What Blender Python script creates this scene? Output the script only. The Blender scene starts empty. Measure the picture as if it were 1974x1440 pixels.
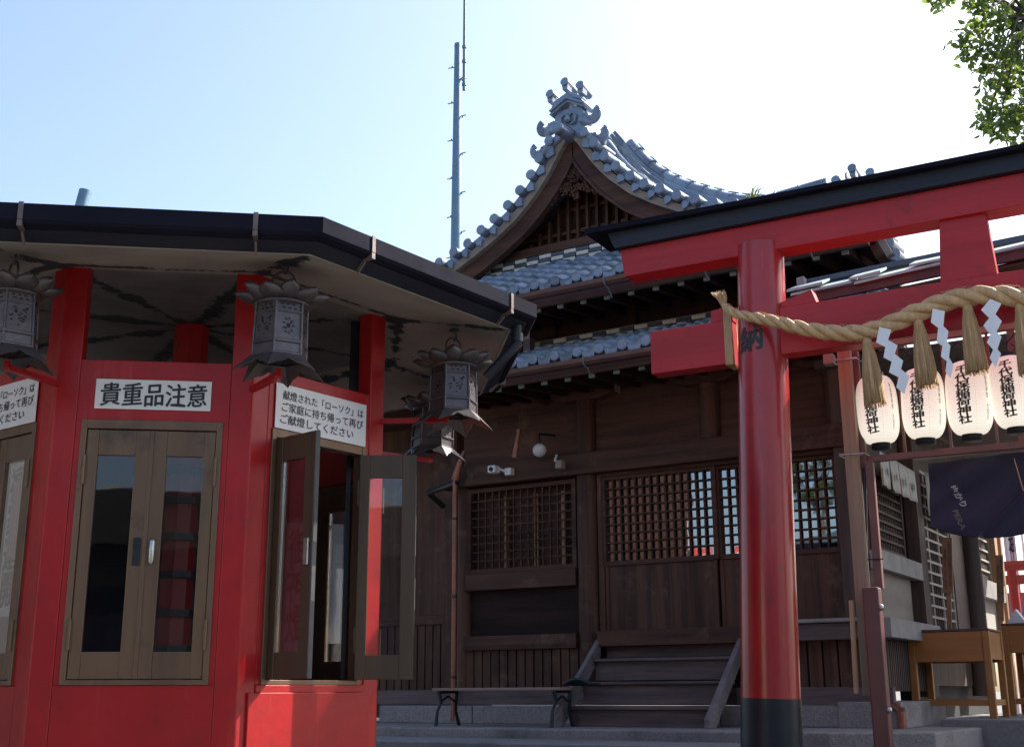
import bpy, math, random
from math import sin, cos, pi, radians, atan2, sqrt
from mathutils import Vector, Matrix
random.seed(7)
SC = bpy.context.scene
COL = SC.collection
# ---------------------------------------------------------------- camera
EYE = 0.55
PIT, ROL, FPX = 0.2581, -0.0043, 2330.0
cr, sr = cos(ROL), sin(ROL)
R0 = Vector((1, 0, 0)); U0 = Vector((0, -sin(PIT), cos(PIT))); F0 = Vector((0, cos(PIT), sin(PIT)))
RIGHT = cr * R0 + sr * U0
UP = -sr * R0 + cr * U0
cam = bpy.data.cameras.new('camera'); camo = bpy.data.objects.new('camera', cam); COL.objects.link(camo)
cam.sensor_width = 36.0; cam.sensor_fit = 'HORIZONTAL'
cam.lens = FPX / 1974.0 * 36.0
cam.clip_start = 0.05; cam.clip_end = 3000
M = Matrix((RIGHT, UP, -F0)).transposed().to_4x4(); M.translation = Vector((0, 0, EYE))
camo.matrix_world = M
SC.camera = camo
# ---------------------------------------------------------------- light
SUN_AZ, SUN_EL = 59.5, 42.5          # azimuth measured from +Y towards +X
w = bpy.data.worlds.new('World'); SC.world = w; w.use_nodes = True
nt = w.node_tree
bg = nt.nodes['Background']
sky = nt.nodes.new('ShaderNodeTexSky'); sky.sky_type = 'NISHITA'; sky.sun_disc = False
sky.sun_elevation = radians(SUN_EL); sky.sun_rotation = radians(SUN_AZ)
sky.altitude = 0; sky.air_density = 1.0; sky.dust_density = 3.0; sky.ozone_density = 1.2
nt.links.new(sky.outputs[0], bg.inputs[0]); bg.inputs[1].default_value = 0.125
sl = bpy.data.lights.new('sun', 'SUN'); sl.energy = 5.0; sl.angle = radians(0.5); sl.color = (1.0, 0.95, 0.86)
so = bpy.data.objects.new('sun', sl); COL.objects.link(so)
sd = Vector((sin(radians(SUN_AZ)) * cos(radians(SUN_EL)), cos(radians(SUN_AZ)) * cos(radians(SUN_EL)), sin(radians(SUN_EL))))
so.rotation_euler = (-sd).to_track_quat('-Z', 'Y').to_euler()
SC.view_settings.view_transform = 'Standard'; SC.view_settings.look = 'None'
SC.view_settings.exposure = 1.37; SC.view_settings.gamma = 1.0
SC.view_settings.use_curve_mapping = False

# ---------------------------------------------------------------- frames: where a pixel of the photo falls on a plane of the place
def ray(px, py): return F0 * FPX + RIGHT * (px - 987) - UP * (py - 720)
CAMP = Vector((0, 0, EYE))
class Fr:
    def __init__(s, x, y, a):
        s.o = Vector((x, y, 0)); s.a = a
        s.d = Vector((cos(a), sin(a), 0)); s.n = Vector((-sin(a), cos(a), 0))
    def loc(s, P): v = P - s.o; return Vector((v.dot(s.d), v.dot(s.n), v.z))
    def wor(s, P): return s.o + s.d * P[0] + s.n * P[1] + Vector((0, 0, P[2]))
    def pix(s, px, py, x=None, y=None, z=None):
        r = ray(px, py); c = s.loc(CAMP); rr = Vector((r.dot(s.d), r.dot(s.n), r.z))
        i = 0 if x is not None else 1 if y is not None else 2
        t = ((x, y, z)[i] - c[i]) / rr[i]
        return c + rr * t
K = Fr(-1.6206, 5.8625, 0.1335)      # candle kiosk, origin at its centre
H = Fr(0.7629, 11.4913, -0.5487)     # shrine hall, x along the front, y into the building
T = Fr(1.6085, 7.6829, -0.5098)      # torii, origin at the near pillar
W = Fr(0, 0, 0)

# ---------------------------------------------------------------- mesh builder
class MB:
    def __init__(s): s.v = []; s.f = []; s.sm = []; s.mi = []; s.T = None; s.m = 0
    def add(s, vs, fs, smooth=False):
        b = len(s.v)
        for p in vs:
            p = Vector(p)
            if s.T is not None: p = s.T @ p
            s.v.append(p)
        for f in fs: s.f.append([i + b for i in f]); s.sm.append(smooth); s.mi.append(s.m)
        return s
    def box(s, x0, x1, y0, y1, z0, z1):
        if x0 > x1: x0, x1 = x1, x0
        if y0 > y1: y0, y1 = y1, y0
        if z0 > z1: z0, z1 = z1, z0
        vs = [(x0, y0, z0), (x1, y0, z0), (x1, y1, z0), (x0, y1, z0), (x0, y0, z1), (x1, y0, z1), (x1, y1, z1), (x0, y1, z1)]
        return s.add(vs, [(0, 3, 2, 1), (4, 5, 6, 7), (0, 1, 5, 4), (1, 2, 6, 5), (2, 3, 7, 6), (3, 0, 4, 7)])
    def hexa(s, vs): return s.add(vs, [(0, 3, 2, 1), (4, 5, 6, 7), (0, 1, 5, 4), (1, 2, 6, 5), (2, 3, 7, 6), (3, 0, 4, 7)])
    def beam(s, a, b, w, h, up=(0, 0, 1)):
        a = Vector(a); b = Vector(b); d = (b - a).normalized(); u = Vector(up); sd_ = d.cross(u).normalized(); u = sd_.cross(d).normalized()
        vs = []
        for p in (a, b):
            vs += [p - sd_ * w / 2 - u * h / 2, p + sd_ * w / 2 - u * h / 2, p + sd_ * w / 2 + u * h / 2, p - sd_ * w / 2 + u * h / 2]
        return s.add(vs, [(0, 1, 2, 3), (7, 6, 5, 4), (0, 4, 5, 1), (1, 5, 6, 2), (2, 6, 7, 3), (3, 7, 4, 0)])
    def prism(s, poly, y0, y1):            # polygon in x,z pushed along y
        n = len(poly)
        vs = [(p[0], y0, p[1]) for p in poly] + [(p[0], y1, p[1]) for p in poly]
        fs = [tuple(range(n)), tuple(range(2 * n - 1, n - 1, -1))] + [(i, i + n, (i + 1) % n + n, (i + 1) % n) for i in range(n)]
        return s.add(vs, fs)
    def prismz(s, poly, z0, z1):           # polygon in x,y pushed along z
        n = len(poly)
        vs = [(p[0], p[1], z0) for p in poly] + [(p[0], p[1], z1) for p in poly]
        fs = [tuple(range(n))[::-1], tuple(range(n, 2 * n))] + [(i, (i + 1) % n, (i + 1) % n + n, i + n) for i in range(n)]
        return s.add(vs, fs)
    def tube(s, pts, r, n=8, caps=True, squash=1.0):
        pts = [Vector(p) for p in pts]; N = len(pts)
        if not hasattr(r, '__len__'): r = [r] * N
        vs = []; prev = None
        for i, p in enumerate(pts):
            d = (pts[min(i + 1, N - 1)] - pts[max(i - 1, 0)])
            d = d.normalized() if d.length > 1e-9 else Vector((0, 0, 1))
            if prev is None:
                a = Vector((0, 0, 1)) if abs(d.z) < .9 else Vector((1, 0, 0))
                u = d.cross(a).normalized()
            else: u = (prev - d * prev.dot(d)).normalized()
            prev = u; v_ = d.cross(u)
            for k in range(n): vs.append(p + (u * cos(2 * pi * k / n) + v_ * sin(2 * pi * k / n) * squash) * r[i])
        fs = [(i * n + k, i * n + (k + 1) % n, (i + 1) * n + (k + 1) % n, (i + 1) * n + k) for i in range(N - 1) for k in range(n)]
        s.add(vs, fs, True)
        if caps:
            s.add([vs[k] for k in range(n)][::-1], [tuple(range(n))]); s.add([vs[(N - 1) * n + k] for k in range(n)], [tuple(range(n))])
        return s
    def lathe(s, prof, c=(0, 0, 0), n=24, caps=True, fn=None, smooth=True):
        vs = []
        for (r, z) in prof:
            for k in range(n):
                a = 2 * pi * k / n; rr = r if fn is None else r * fn(a, z)
                vs.append((c[0] + rr * cos(a), c[1] + rr * sin(a), c[2] + z))
        N = len(prof)
        fs = [(i * n + k, i * n + (k + 1) % n, (i + 1) * n + (k + 1) % n, (i + 1) * n + k) for i in range(N - 1) for k in range(n)]
        s.add(vs, fs, smooth)
        if caps: s.add(vs[:n][::-1], [tuple(range(n))]); s.add(vs[(N - 1) * n:], [tuple(range(n))])
        return s
    def grid(s, fn, nu, nv, smooth=True):
        vs = [fn(i / nu, j / nv) for i in range(nu + 1) for j in range(nv + 1)]
        fs = [(i * (nv + 1) + j, i * (nv + 1) + j + 1, (i + 1) * (nv + 1) + j + 1, (i + 1) * (nv + 1) + j) for i in range(nu) for j in range(nv)]
        return s.add(vs, fs, smooth)
    def build(s, name, mat, parent=None, bev=0, solid=0, label=None, stuff=False):
        me = bpy.data.meshes.new(name); me.from_pydata([tuple(v) for v in s.v], [], s.f)
        for i, p in enumerate(me.polygons): p.use_smooth = s.sm[i]; p.material_index = s.mi[i]
        for mm in (mat if isinstance(mat, (list, tuple)) else [mat]): me.materials.append(mm)
        me.update()
        o = bpy.data.objects.new(name, me); COL.objects.link(o)
        if parent is not None: o.parent = parent
        if solid: md = o.modifiers.new('thick', 'SOLIDIFY'); md.thickness = solid; md.offset = 0
        if bev: md = o.modifiers.new('edge', 'BEVEL'); md.width = bev; md.segments = 2; md.limit_method = 'ANGLE'; md.angle_limit = radians(40)
        if label: o['label'] = label
        if stuff: o['kind'] = 'stuff'
        return o
def B(x0, x1, y0, y1, z0, z1): return MB().box(x0, x1, y0, y1, z0, z1)

def thing(name, label, cat, fr=None, at=(0, 0, 0), rot=0, group=None):
    o = bpy.data.objects.new(name, None); COL.objects.link(o); o.empty_display_size = .2
    fr = fr or W
    o.location = fr.wor(at); o.rotation_euler = (0, 0, fr.a + rot)
    o['label'] = label; o['category'] = cat
    if group: o['group'] = group
    return o
def tag(o, label, cat, group=None):
    o['label'] = label; o['category'] = cat
    if group: o['group'] = group
    return o
def place(o, fr, at=(0, 0, 0), rot=0): o.location = fr.wor(at); o.rotation_euler = (0, 0, fr.a + rot); return o
def struct(o): o['kind'] = 'structure'; return o
def kids(o): return [c for c in bpy.data.objects if c.parent == o]
def copy_tree(o, parent=None):
    c = o.copy(); COL.objects.link(c)
    if parent is not None: c.parent = parent
    for ch in kids(o): copy_tree(ch, c)
    return c

# ---------------------------------------------------------------- materials
def newmat(name):
    m = bpy.data.materials.new(name); m.use_nodes = True
    return m, m.node_tree.nodes, m.node_tree.links, m.node_tree.nodes['Principled BSDF']
def math_(N, L, op, a, b=None, c=None):
    n = N.new('ShaderNodeMath'); n.operation = op
    for i, v in enumerate((a, b, c)):
        if v is None: continue
        if isinstance(v, (int, float)): n.inputs[i].default_value = v
        else: L.new(v, n.inputs[i])
    return n.outputs[0]
def mixc(N, L, f, a, b):
    n = N.new('ShaderNodeMix'); n.data_type = 'RGBA'
    if isinstance(f, (int, float)): n.inputs[0].default_value = f
    else: L.new(f, n.inputs[0])
    for s_, v in ((6, a), (7, b)):
        if isinstance(v, (tuple, list)): n.inputs[s_].default_value = (*v[:3], 1)
        else: L.new(v, n.inputs[s_])
    return n.outputs[2]
def noise(N, L, scale, detail=4, rough=.6, vec=None, stretch=None):
    t = N.new('ShaderNodeTexNoise'); t.inputs['Scale'].default_value = scale; t.inputs['Detail'].default_value = detail; t.inputs['Roughness'].default_value = rough
    if vec is None:
        tc = N.new('ShaderNodeTexCoord'); vec = tc.outputs['Object']
    if stretch:
        mp = N.new('ShaderNodeMapping'); mp.inputs['Scale'].default_value = stretch; L.new(vec, mp.inputs['Vector']); vec = mp.outputs[0]
    L.new(vec, t.inputs['Vector']); return t.outputs['Fac']
def ramp(N, L, f, a, b):
    n = N.new('ShaderNodeMapRange'); n.clamp = True
    n.inputs['From Min'].default_value = a; n.inputs['From Max'].default_value = b; L.new(f, n.inputs['Value']); return n.outputs[0]
def mat(name, c1, c2=None, rough=.6, metal=0, scale=6, stretch=None, bump=.1, bscale=40, lo=.35, hi=.65, spec=.5, coat=0, dirt=None, dscale=2.2, dlo=.55, dhi=.72, streak=None, cell=None):
    m, N, L, P = newmat(name)
    c2 = c2 or tuple(v * .75 for v in c1)
    f = ramp(N, L, noise(N, L, scale, 6, .65, stretch=stretch), lo, hi)
    col = mixc(N, L, f, c1, c2)
    if dirt: col = mixc(N, L, ramp(N, L, noise(N, L, dscale, 7, .7), dlo, dhi), col, dirt)
    if streak:      # vertical fading and scratches
        col = mixc(N, L, math_(N, L, 'MULTIPLY', ramp(N, L, noise(N, L, 9, 6, .75, stretch=(1, 1, .07)), .56, .78), .75), col, streak)
        col = mixc(N, L, math_(N, L, 'MULTIPLY', ramp(N, L, noise(N, L, 26, 3, .8, stretch=(1, 1, .6)), .70, .74), .5), col, tuple(v * .35 for v in c1))
    if cell:        # tiles fired a little lighter or darker
        tc = N.new('ShaderNodeTexCoord'); mp = N.new('ShaderNodeMapping'); mp.inputs['Scale'].default_value = cell; L.new(tc.outputs['Object'], mp.inputs[0])
        fl = N.new('ShaderNodeVectorMath'); fl.operation = 'FLOOR'; L.new(mp.outputs[0], fl.inputs[0])
        wn = N.new('ShaderNodeTexWhiteNoise'); L.new(fl.outputs[0], wn.inputs['Vector'])
        col = mixc(N, L, math_(N, L, 'MULTIPLY', wn.outputs['Value'], .45), col, tuple(min(1, v * 2.1) for v in c2))
        col = mixc(N, L, math_(N, L, 'MULTIPLY', ramp(N, L, wn.outputs['Value'], .3, .0), .4), col, tuple(v * .4 for v in c2))
    L.new(col, P.inputs['Base Color'])
    P.inputs['Metallic'].default_value = metal; P.inputs['Specular IOR Level'].default_value = spec
    rn = noise(N, L, scale * 2.3, 5, .6, stretch=stretch)
    L.new(math_(N, L, 'ADD', math_(N, L, 'MULTIPLY', rn, .22), rough - .11), P.inputs['Roughness'])
    if coat: P.inputs['Coat Weight'].default_value = coat; P.inputs['Coat Roughness'].default_value = .15
    if bump:
        bn = N.new('ShaderNodeBump'); bn.inputs['Strength'].default_value = bump; bn.inputs['Distance'].default_value = .01
        L.new(noise(N, L, bscale, 5, .6, stretch=stretch), bn.inputs['Height']); L.new(bn.outputs[0], P.inputs['Normal'])
    return m
X_GRAIN = (.12, 1, 1.6); Z_GRAIN = (1.6, 1.6, .1)
RED = mat('red_paint', (.38, .009, .010), (.28, .007, .009), .38, spec=.32, scale=3, bump=.16, bscale=14, dirt=(.17, .014, .015), dscale=7, dlo=.58, dhi=.78, coat=.05, streak=(.48, .05, .035))
REDF = mat('faded_red_paint', (.46, .018, .022), (.33, .010, .015), .42, spec=.35, scale=4, bump=.12, bscale=12, stretch=X_GRAIN, dirt=(.20, .015, .015), dscale=5, dlo=.58, dhi=.72)
BLACK = mat('black_paint', (.010, .013, .019), (.018, .022, .03), .36, spec=.3, scale=4, bump=.15, bscale=14, stretch=X_GRAIN)
DARKMETAL = mat('dark_brown_metal', (.013, .013, .022), (.010, .010, .018), .75, metal=0, spec=.03, scale=4, bump=.05)
FASCIA = mat('navy_black_board', (.011, .014, .024), (.017, .02, .031), .5, spec=.3, scale=5, bump=.1, stretch=X_GRAIN)
BRONZEAL = mat('bronze_aluminium', (.175, .105, .062), (.12, .072, .045), .36, spec=.35, metal=.35, scale=5, stretch=Z_GRAIN, bump=.06, dirt=(.07, .05, .04), dscale=6)
BRONZED = mat('dark_bronze_aluminium', (.095, .058, .034), (.060, .038, .025), .4, metal=.3, scale=5, stretch=Z_GRAIN, bump=.06)
STEEL = mat('steel', (.45, .45, .45), (.3, .3, .3), .3, metal=.9, scale=20, bump=.02)
WOOD = mat('dark_weathered_wood', (.105, .046, .027), (.034, .015, .011), .62, spec=.25, scale=7, stretch=X_GRAIN, bump=.35, bscale=30, dirt=(.19, .115, .078), dscale=3.2, dlo=.56, dhi=.78, cell=(.3, .01, 5.0))
WOODV = mat('dark_upright_wood', (.118, .052, .029), (.036, .017, .012), .60, spec=.25, scale=7, stretch=Z_GRAIN, bump=.35, bscale=30, dirt=(.20, .12, .075), dscale=3.6, dlo=.54, dhi=.78, cell=(4.5, .01, .01))
WOODG = mat('grey_weathered_wood', (.115, .082, .065), (.065, .047, .04), .7, spec=.2, scale=9, stretch=Z_GRAIN, bump=.3, bscale=30)
WOODL = mat('greyed_stair_wood', (.15, .105, .10), (.06, .042, .042), .6, spec=.35, scale=8, stretch=X_GRAIN, bump=.3, bscale=30)
OLDB = mat('aged_gable_wood', (.105, .048, .034), (.045, .022, .019), .65, spec=.25, scale=6, stretch=X_GRAIN, bump=.4, bscale=26)
PALEB = mat('pale_eave_board', (.30, .26, .22), (.20, .165, .14), .7, scale=6, stretch=X_GRAIN, bump=.2)
PINE = mat('raw_pine', (.36, .20, .10), (.27, .14, .07), .55, scale=7, stretch=Z_GRAIN, bump=.12)
OCHRE = mat('ochre_stained_wood', (.40, .17, .045), (.30, .12, .03), .5, scale=5, stretch=X_GRAIN, bump=.1)
OLDRED = mat('red_brown_steel', (.18, .065, .052), (.13, .048, .042), .5, scale=6, bump=.1, dirt=(.07, .03, .028), dscale=9)
COPPER = mat('copper_pipe', (.30, .11, .065), (.18, .07, .05), .42, metal=.5, scale=9, bump=.05)
GUTTER = mat('brown_gutter', (.11, .055, .045), (.08, .04, .036), .4, metal=.2, scale=5, bump=.04)
TILE = mat('grey_roof_tile', (.215, .265, .335), (.125, .16, .215), .24, cell=(1 / .225, 4.6, 3.1), scale=3.5, bump=.12, bscale=50, metal=.15, dirt=(.20, .22, .25), dscale=5, dlo=.56, dhi=.75)
TILEP = mat('pale_roof_tile', (.62, .60, .54), (.48, .46, .41), .5, scale=9, bump=.1)
TILED = mat('dark_flat_tile', (.055, .07, .10), (.04, .05, .075), .35, scale=9, bump=.1)
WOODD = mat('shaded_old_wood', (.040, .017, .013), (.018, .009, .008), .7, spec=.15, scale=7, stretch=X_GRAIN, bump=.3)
PILL = mat('glossy_pillar_red', (.38, .006, .009), (.27, .005, .009), .34, spec=.4, scale=3, bump=.10, bscale=8, dirt=(.15, .012, .014), dscale=4.5, dlo=.58, dhi=.74, coat=.45, streak=(.52, .07, .045))
PLASTER = mat('soiled_plaster', (.36, .30, .24), (.28, .235, .19), .85, scale=3, bump=.15)
STONE = mat('granite', (.30, .27, .255), (.17, .155, .15), .8, scale=60, bump=.7, bscale=70, dirt=(.10, .09, .085), dscale=2.2, dlo=.5, dhi=.75)
STONEP = mat('paving_stone', (.22, .215, .21), (.15, .148, .15), .75, scale=30, bump=.4, bscale=60, dirt=(.10, .10, .10), dscale=1.5, dlo=.5, dhi=.75)
PAVE = mat('courtyard_paving', (.125, .12, .115), (.08, .078, .075), .8, scale=25, bump=.3, bscale=90, dirt=(.08, .078, .075), dscale=.8)
LEDGE = mat('pale_ledge_stone', (.29, .27, .25), (.20, .185, .175), .75, scale=5, bump=.15)
CONC = mat('galvanised_mast', (.13, .24, .34), (.10, .19, .28), .55, scale=14, bump=.15, metal=.1)
WHITE = mat('white_sign_face', (.74, .72, .70), (.68, .66, .64), .45, scale=4, bump=.02)
PAPERW = mat('white_paper', (.80, .80, .82), (.74, .74, .77), .7, scale=4, bump=.02)
INK = mat('black_ink', (.012, .014, .016), (.02, .02, .02), .5, bump=0)
STRAW = mat('rice_straw', (.66, .42, .21), (.48, .30, .14), .6, scale=8, stretch=(5, 5, .5), bump=.5, bscale=60)
LANT = mat('oxidised_bronze', (.115, .10, .105), (.07, .06, .066), .42, metal=.55, scale=10, bump=.25, bscale=60, dirt=(.16, .10, .08), dscale=6)
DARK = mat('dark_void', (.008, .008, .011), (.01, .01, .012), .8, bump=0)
NAVY = mat('navy_cloth', (.022, .016, .045), (.017, .013, .036), .75, scale=60, bump=.2, bscale=150)
LEAFM = None
def cloth_paper():
    m, N, L, P = newmat('lantern_paper')
    P.inputs['Base Color'].default_value = (.82, .80, .74, 1); P.inputs['Roughness'].default_value = .7
    tc = N.new('ShaderNodeTexCoord'); sp = N.new('ShaderNodeSeparateXYZ'); L.new(tc.outputs['Object'], sp.inputs[0])
    w_ = math_(N, L, 'SINE', math_(N, L, 'MULTIPLY', sp.outputs['Z'], 2 * pi / .0135))
    bn = N.new('ShaderNodeBump'); bn.inputs['Strength'].default_value = .6; bn.inputs['Distance'].default_value = .003
    L.new(w_, bn.inputs['Height']); L.new(bn.outputs[0], P.inputs['Normal'])
    a2 = math_(N, L, 'MULTIPLY', math_(N, L, 'ARCTAN2', sp.outputs['Y'], sp.outputs['X']), 8 / (2 * pi))
    d_ = math_(N, L, 'ABSOLUTE', math_(N, L, 'SUBTRACT', math_(N, L, 'FRACT', a2), .5))
    col = mixc(N, L, ramp(N, L, d_, .0, .02), (.55, .44, .34), mixc(N, L, ramp(N, L, w_, -.9, .2), (.72, .68, .60), (.86, .84, .77)))
    L.new(col, P.inputs['Base Color'])
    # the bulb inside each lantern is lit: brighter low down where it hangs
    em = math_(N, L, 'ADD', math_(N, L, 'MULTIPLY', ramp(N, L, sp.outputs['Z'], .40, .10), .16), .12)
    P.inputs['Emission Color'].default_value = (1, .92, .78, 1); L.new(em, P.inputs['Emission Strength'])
    return m
LPAPER = cloth_paper()
def glassmat(name, tint=(.75, .8, .8), refl=1.0, dirty=.0):
    m, N, L, P = newmat(name); N.remove(P); out = N['Material Output']
    tr = N.new('ShaderNodeBsdfTransparent'); tr.inputs[0].default_value = (*tint, 1)
    gl = N.new('ShaderNodeBsdfGlossy'); gl.inputs['Roughness'].default_value = .02; gl.inputs[0].default_value = (.95, .97, 1, 1)
    bn = N.new('ShaderNodeBump'); bn.inputs['Strength'].default_value = .04; bn.inputs['Distance'].default_value = .02
    L.new(noise(N, L, 3, 2, .5), bn.inputs['Height']); L.new(bn.outputs[0], gl.inputs['Normal'])
    fr = N.new('ShaderNodeFresnel'); fr.inputs[0].default_value = 1.7
    f = math_(N, L, 'MINIMUM', math_(N, L, 'MULTIPLY', fr.outputs[0], refl), 1.0)
    mx = N.new('ShaderNodeMixShader'); L.new(f, mx.inputs[0]); L.new(tr.outputs[0], mx.inputs[1]); L.new(gl.outputs[0], mx.inputs[2])
    if dirty:
        df = N.new('ShaderNodeBsdfDiffuse'); df.inputs[0].default_value = (.3, .29, .27, 1)
        mx2 = N.new('ShaderNodeMixShader')
        L.new(math_(N, L, 'MULTIPLY', ramp(N, L, noise(N, L, 5, 7, .7, stretch=(1, 1, .3)), .4, .8), dirty), mx2.inputs[0])
        L.new(mx.outputs[0], mx2.inputs[1]); L.new(df.outputs[0], mx2.inputs[2]); mx = mx2
    L.new(mx.outputs[0], out.inputs[0]); return m
GLASS = glassmat('kiosk_glass', (.82, .83, .84), .55, .012)
GLASSH = glassmat('window_glass', (.35, .37, .4), 3.2, .04)

# ---------------------------------------------------------------- lettering
_tc = {}
def textgeo(body, bold=.012, vertical=False):
    key = (body, bold, vertical)
    if key in _tc: return _tc[key]
    c = bpy.data.curves.new('lettering', 'FONT'); c.body = '\n'.join(body) if vertical else body
    c.size = 1; c.align_x = 'CENTER'; c.offset = bold; c.resolution_u = 2
    if vertical: c.space_line = .92
    o = bpy.data.objects.new('lettering', c); COL.objects.link(o)
    dg = bpy.context.evaluated_depsgraph_get(); dg.update()
    me = bpy.data.meshes.new_from_object(o.evaluated_get(dg))
    vs = [(v.co.x, v.co.y) for v in me.vertices]; fs = [tuple(p.vertices) for p in me.polygons]
    bpy.data.objects.remove(o); bpy.data.curves.remove(c); bpy.data.meshes.remove(me)
    xs = [v[0] for v in vs]; ys = [v[1] for v in vs]
    x0, x1, y0, y1 = min(xs), max(xs), min(ys), max(ys)
    vs = [((v[0] - x0) / (x1 - x0), (v[1] - y0) / (y1 - y0)) for v in vs]
    _tc[key] = (vs, fs, (x1 - x0) / (y1 - y0)); return _tc[key]
def letters(mb, body, x0, x1, z0, z1, fn, vertical=False, bold=.012, shear=0):
    vs, fs, asp = textgeo(body, 0.0, vertical)
    em = (x1 - x0) if vertical else (x1 - x0) / max(1, len(body))
    b = bold * em
    offs = [(0, 0)] if b <= 0 else [(0, 0), (b, 0), (-b, 0), (0, b * .7), (0, -b * .7)]
    for k, (ox, oz) in enumerate(offs):          # thick brush strokes: the glyph laid over itself, each a hair proud of the last
        q = []
        n_ = 1 if vertical else len(body)
        for u, v_ in vs:
            tilt = .09 * em * (((u * n_) % 1.0 if u < 1 else 1.0) - .5) if bold > 0 and n_ < 7 else 0      # brush writing climbs to the right
            p = fn(x0 + (x1 - x0) * u + ox + shear * (v_ - .5), z0 + (z1 - z0) * v_ + oz + tilt); q.append((p[0], p[1] - .0002 * k, p[2]))
        mb.add(q, fs)
# ================================================================ ground
g = MB()
g.grid(lambda u, v: ((u - .5) * 1200, (v - .3) * 1200, 0), 24, 24, False)
struct(g.build('ground', PAVE))

# ================================================================ candle kiosk (octagon)
S_ = .8; AP = S_ / 2 / math.tan(pi / 8); RC = S_ / 2 / sin(pi / 8); A8 = pi / 4
kiosk = thing('candle_kiosk', 'red octagonal kiosk for offered candles with bronze glass doors and a wide dark gutter', 'kiosk', K)
ZS, ZD, ZB, ZP = .5856, 1.6487, 1.905, 2.33      # sill, door-frame top, beam top, post top
def KP(px, py, y=-AP): return K.pix(px, py, y=y)
FX0, FX1 = -.4 + .1448 * .8, -.4 + .8563 * .8
def R_(i): return Matrix.Rotation(i * A8, 4, 'Z')
def corner(i, r): a = -pi / 2 + A8 / 2 + (i - 1) * A8; return (r * cos(a), r * sin(a))   # corner 1 is right of the front face
PW, PT = .092, .085
for i in range(8):
    m = MB()
    a = -pi / 2 + A8 / 2 + i * A8
    c = Vector((RC * cos(a), RC * sin(a))); e0 = Vector((-sin(a - A8 / 2) * 1, cos(a - A8 / 2))) ; e1 = Vector((-sin(a + A8 / 2), cos(a + A8 / 2)))
    p = [c - e0 * PW, c, c + e1 * PW]
    n0 = Vector((cos(a - A8 / 2), sin(a - A8 / 2))); n1 = Vector((cos(a + A8 / 2), sin(a + A8 / 2))); ci = c * ((RC - PT / cos(A8 / 2)) / RC)
    q = [c - e0 * PW - n0 * PT, ci, c + e1 * PW - n1 * PT]
    m.prismz([p[0], p[1], p[2], q[2], q[1], q[0]], 0, ZP)
    m.build('post', RED, kiosk, bev=.006)
for i in range(8):
    T_ = R_(i)
    m = MB(); m.T = T_
    pro = .012 if i in (1,) else 0.002
    x_ = .4 - PW
    m.box(-x_, x_, -AP + .002, -AP + .07, ZD - .005, ZB)
    m.box(-x_, FX0 + .004, -AP + .003, -AP + .07, ZS, ZD); m.box(FX1 - .004, x_, -AP + .003, -AP + .07, ZS, ZD)
    m.build('lintel_panel', RED, kiosk, bev=.003)
    m = MB(); m.T = T_
    if i == 1: m.box(-.352, .352, -AP - .012, -AP + .07, 0, ZS - .03); m.box(-.31, .31, -AP - .006, -AP + .07, ZS - .03, ZS)
    else: m.box(-x_, x_, -AP + .001, -AP + .07, 0, ZS)
    m.build('lower_panel', RED, kiosk, bev=.003)
    m = MB(); m.T = T_; fw = .024
    m.box(FX0, FX0 + fw, -AP - .006, -AP + .05, ZS, ZD); m.box(FX1 - fw, FX1, -AP - .006, -AP + .05, ZS, ZD)
    m.box(FX0 + fw, FX1 - fw, -AP - .005, -AP + .05, ZD - .038, ZD); m.box(FX0 + fw, FX1 - fw, -AP - .005, -AP + .05, ZS, ZS + .02)
    m.build('door_frame', BRONZEAL, kiosk, bev=.002)
LOCK = mat('dull_lock_plate', (.10, .10, .10), (.06, .06, .06), .7, spec=.1)
LW = (FX1 - FX0) / 2 - .027; LH0, LH1 = ZS + .023, ZD - .042
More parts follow.
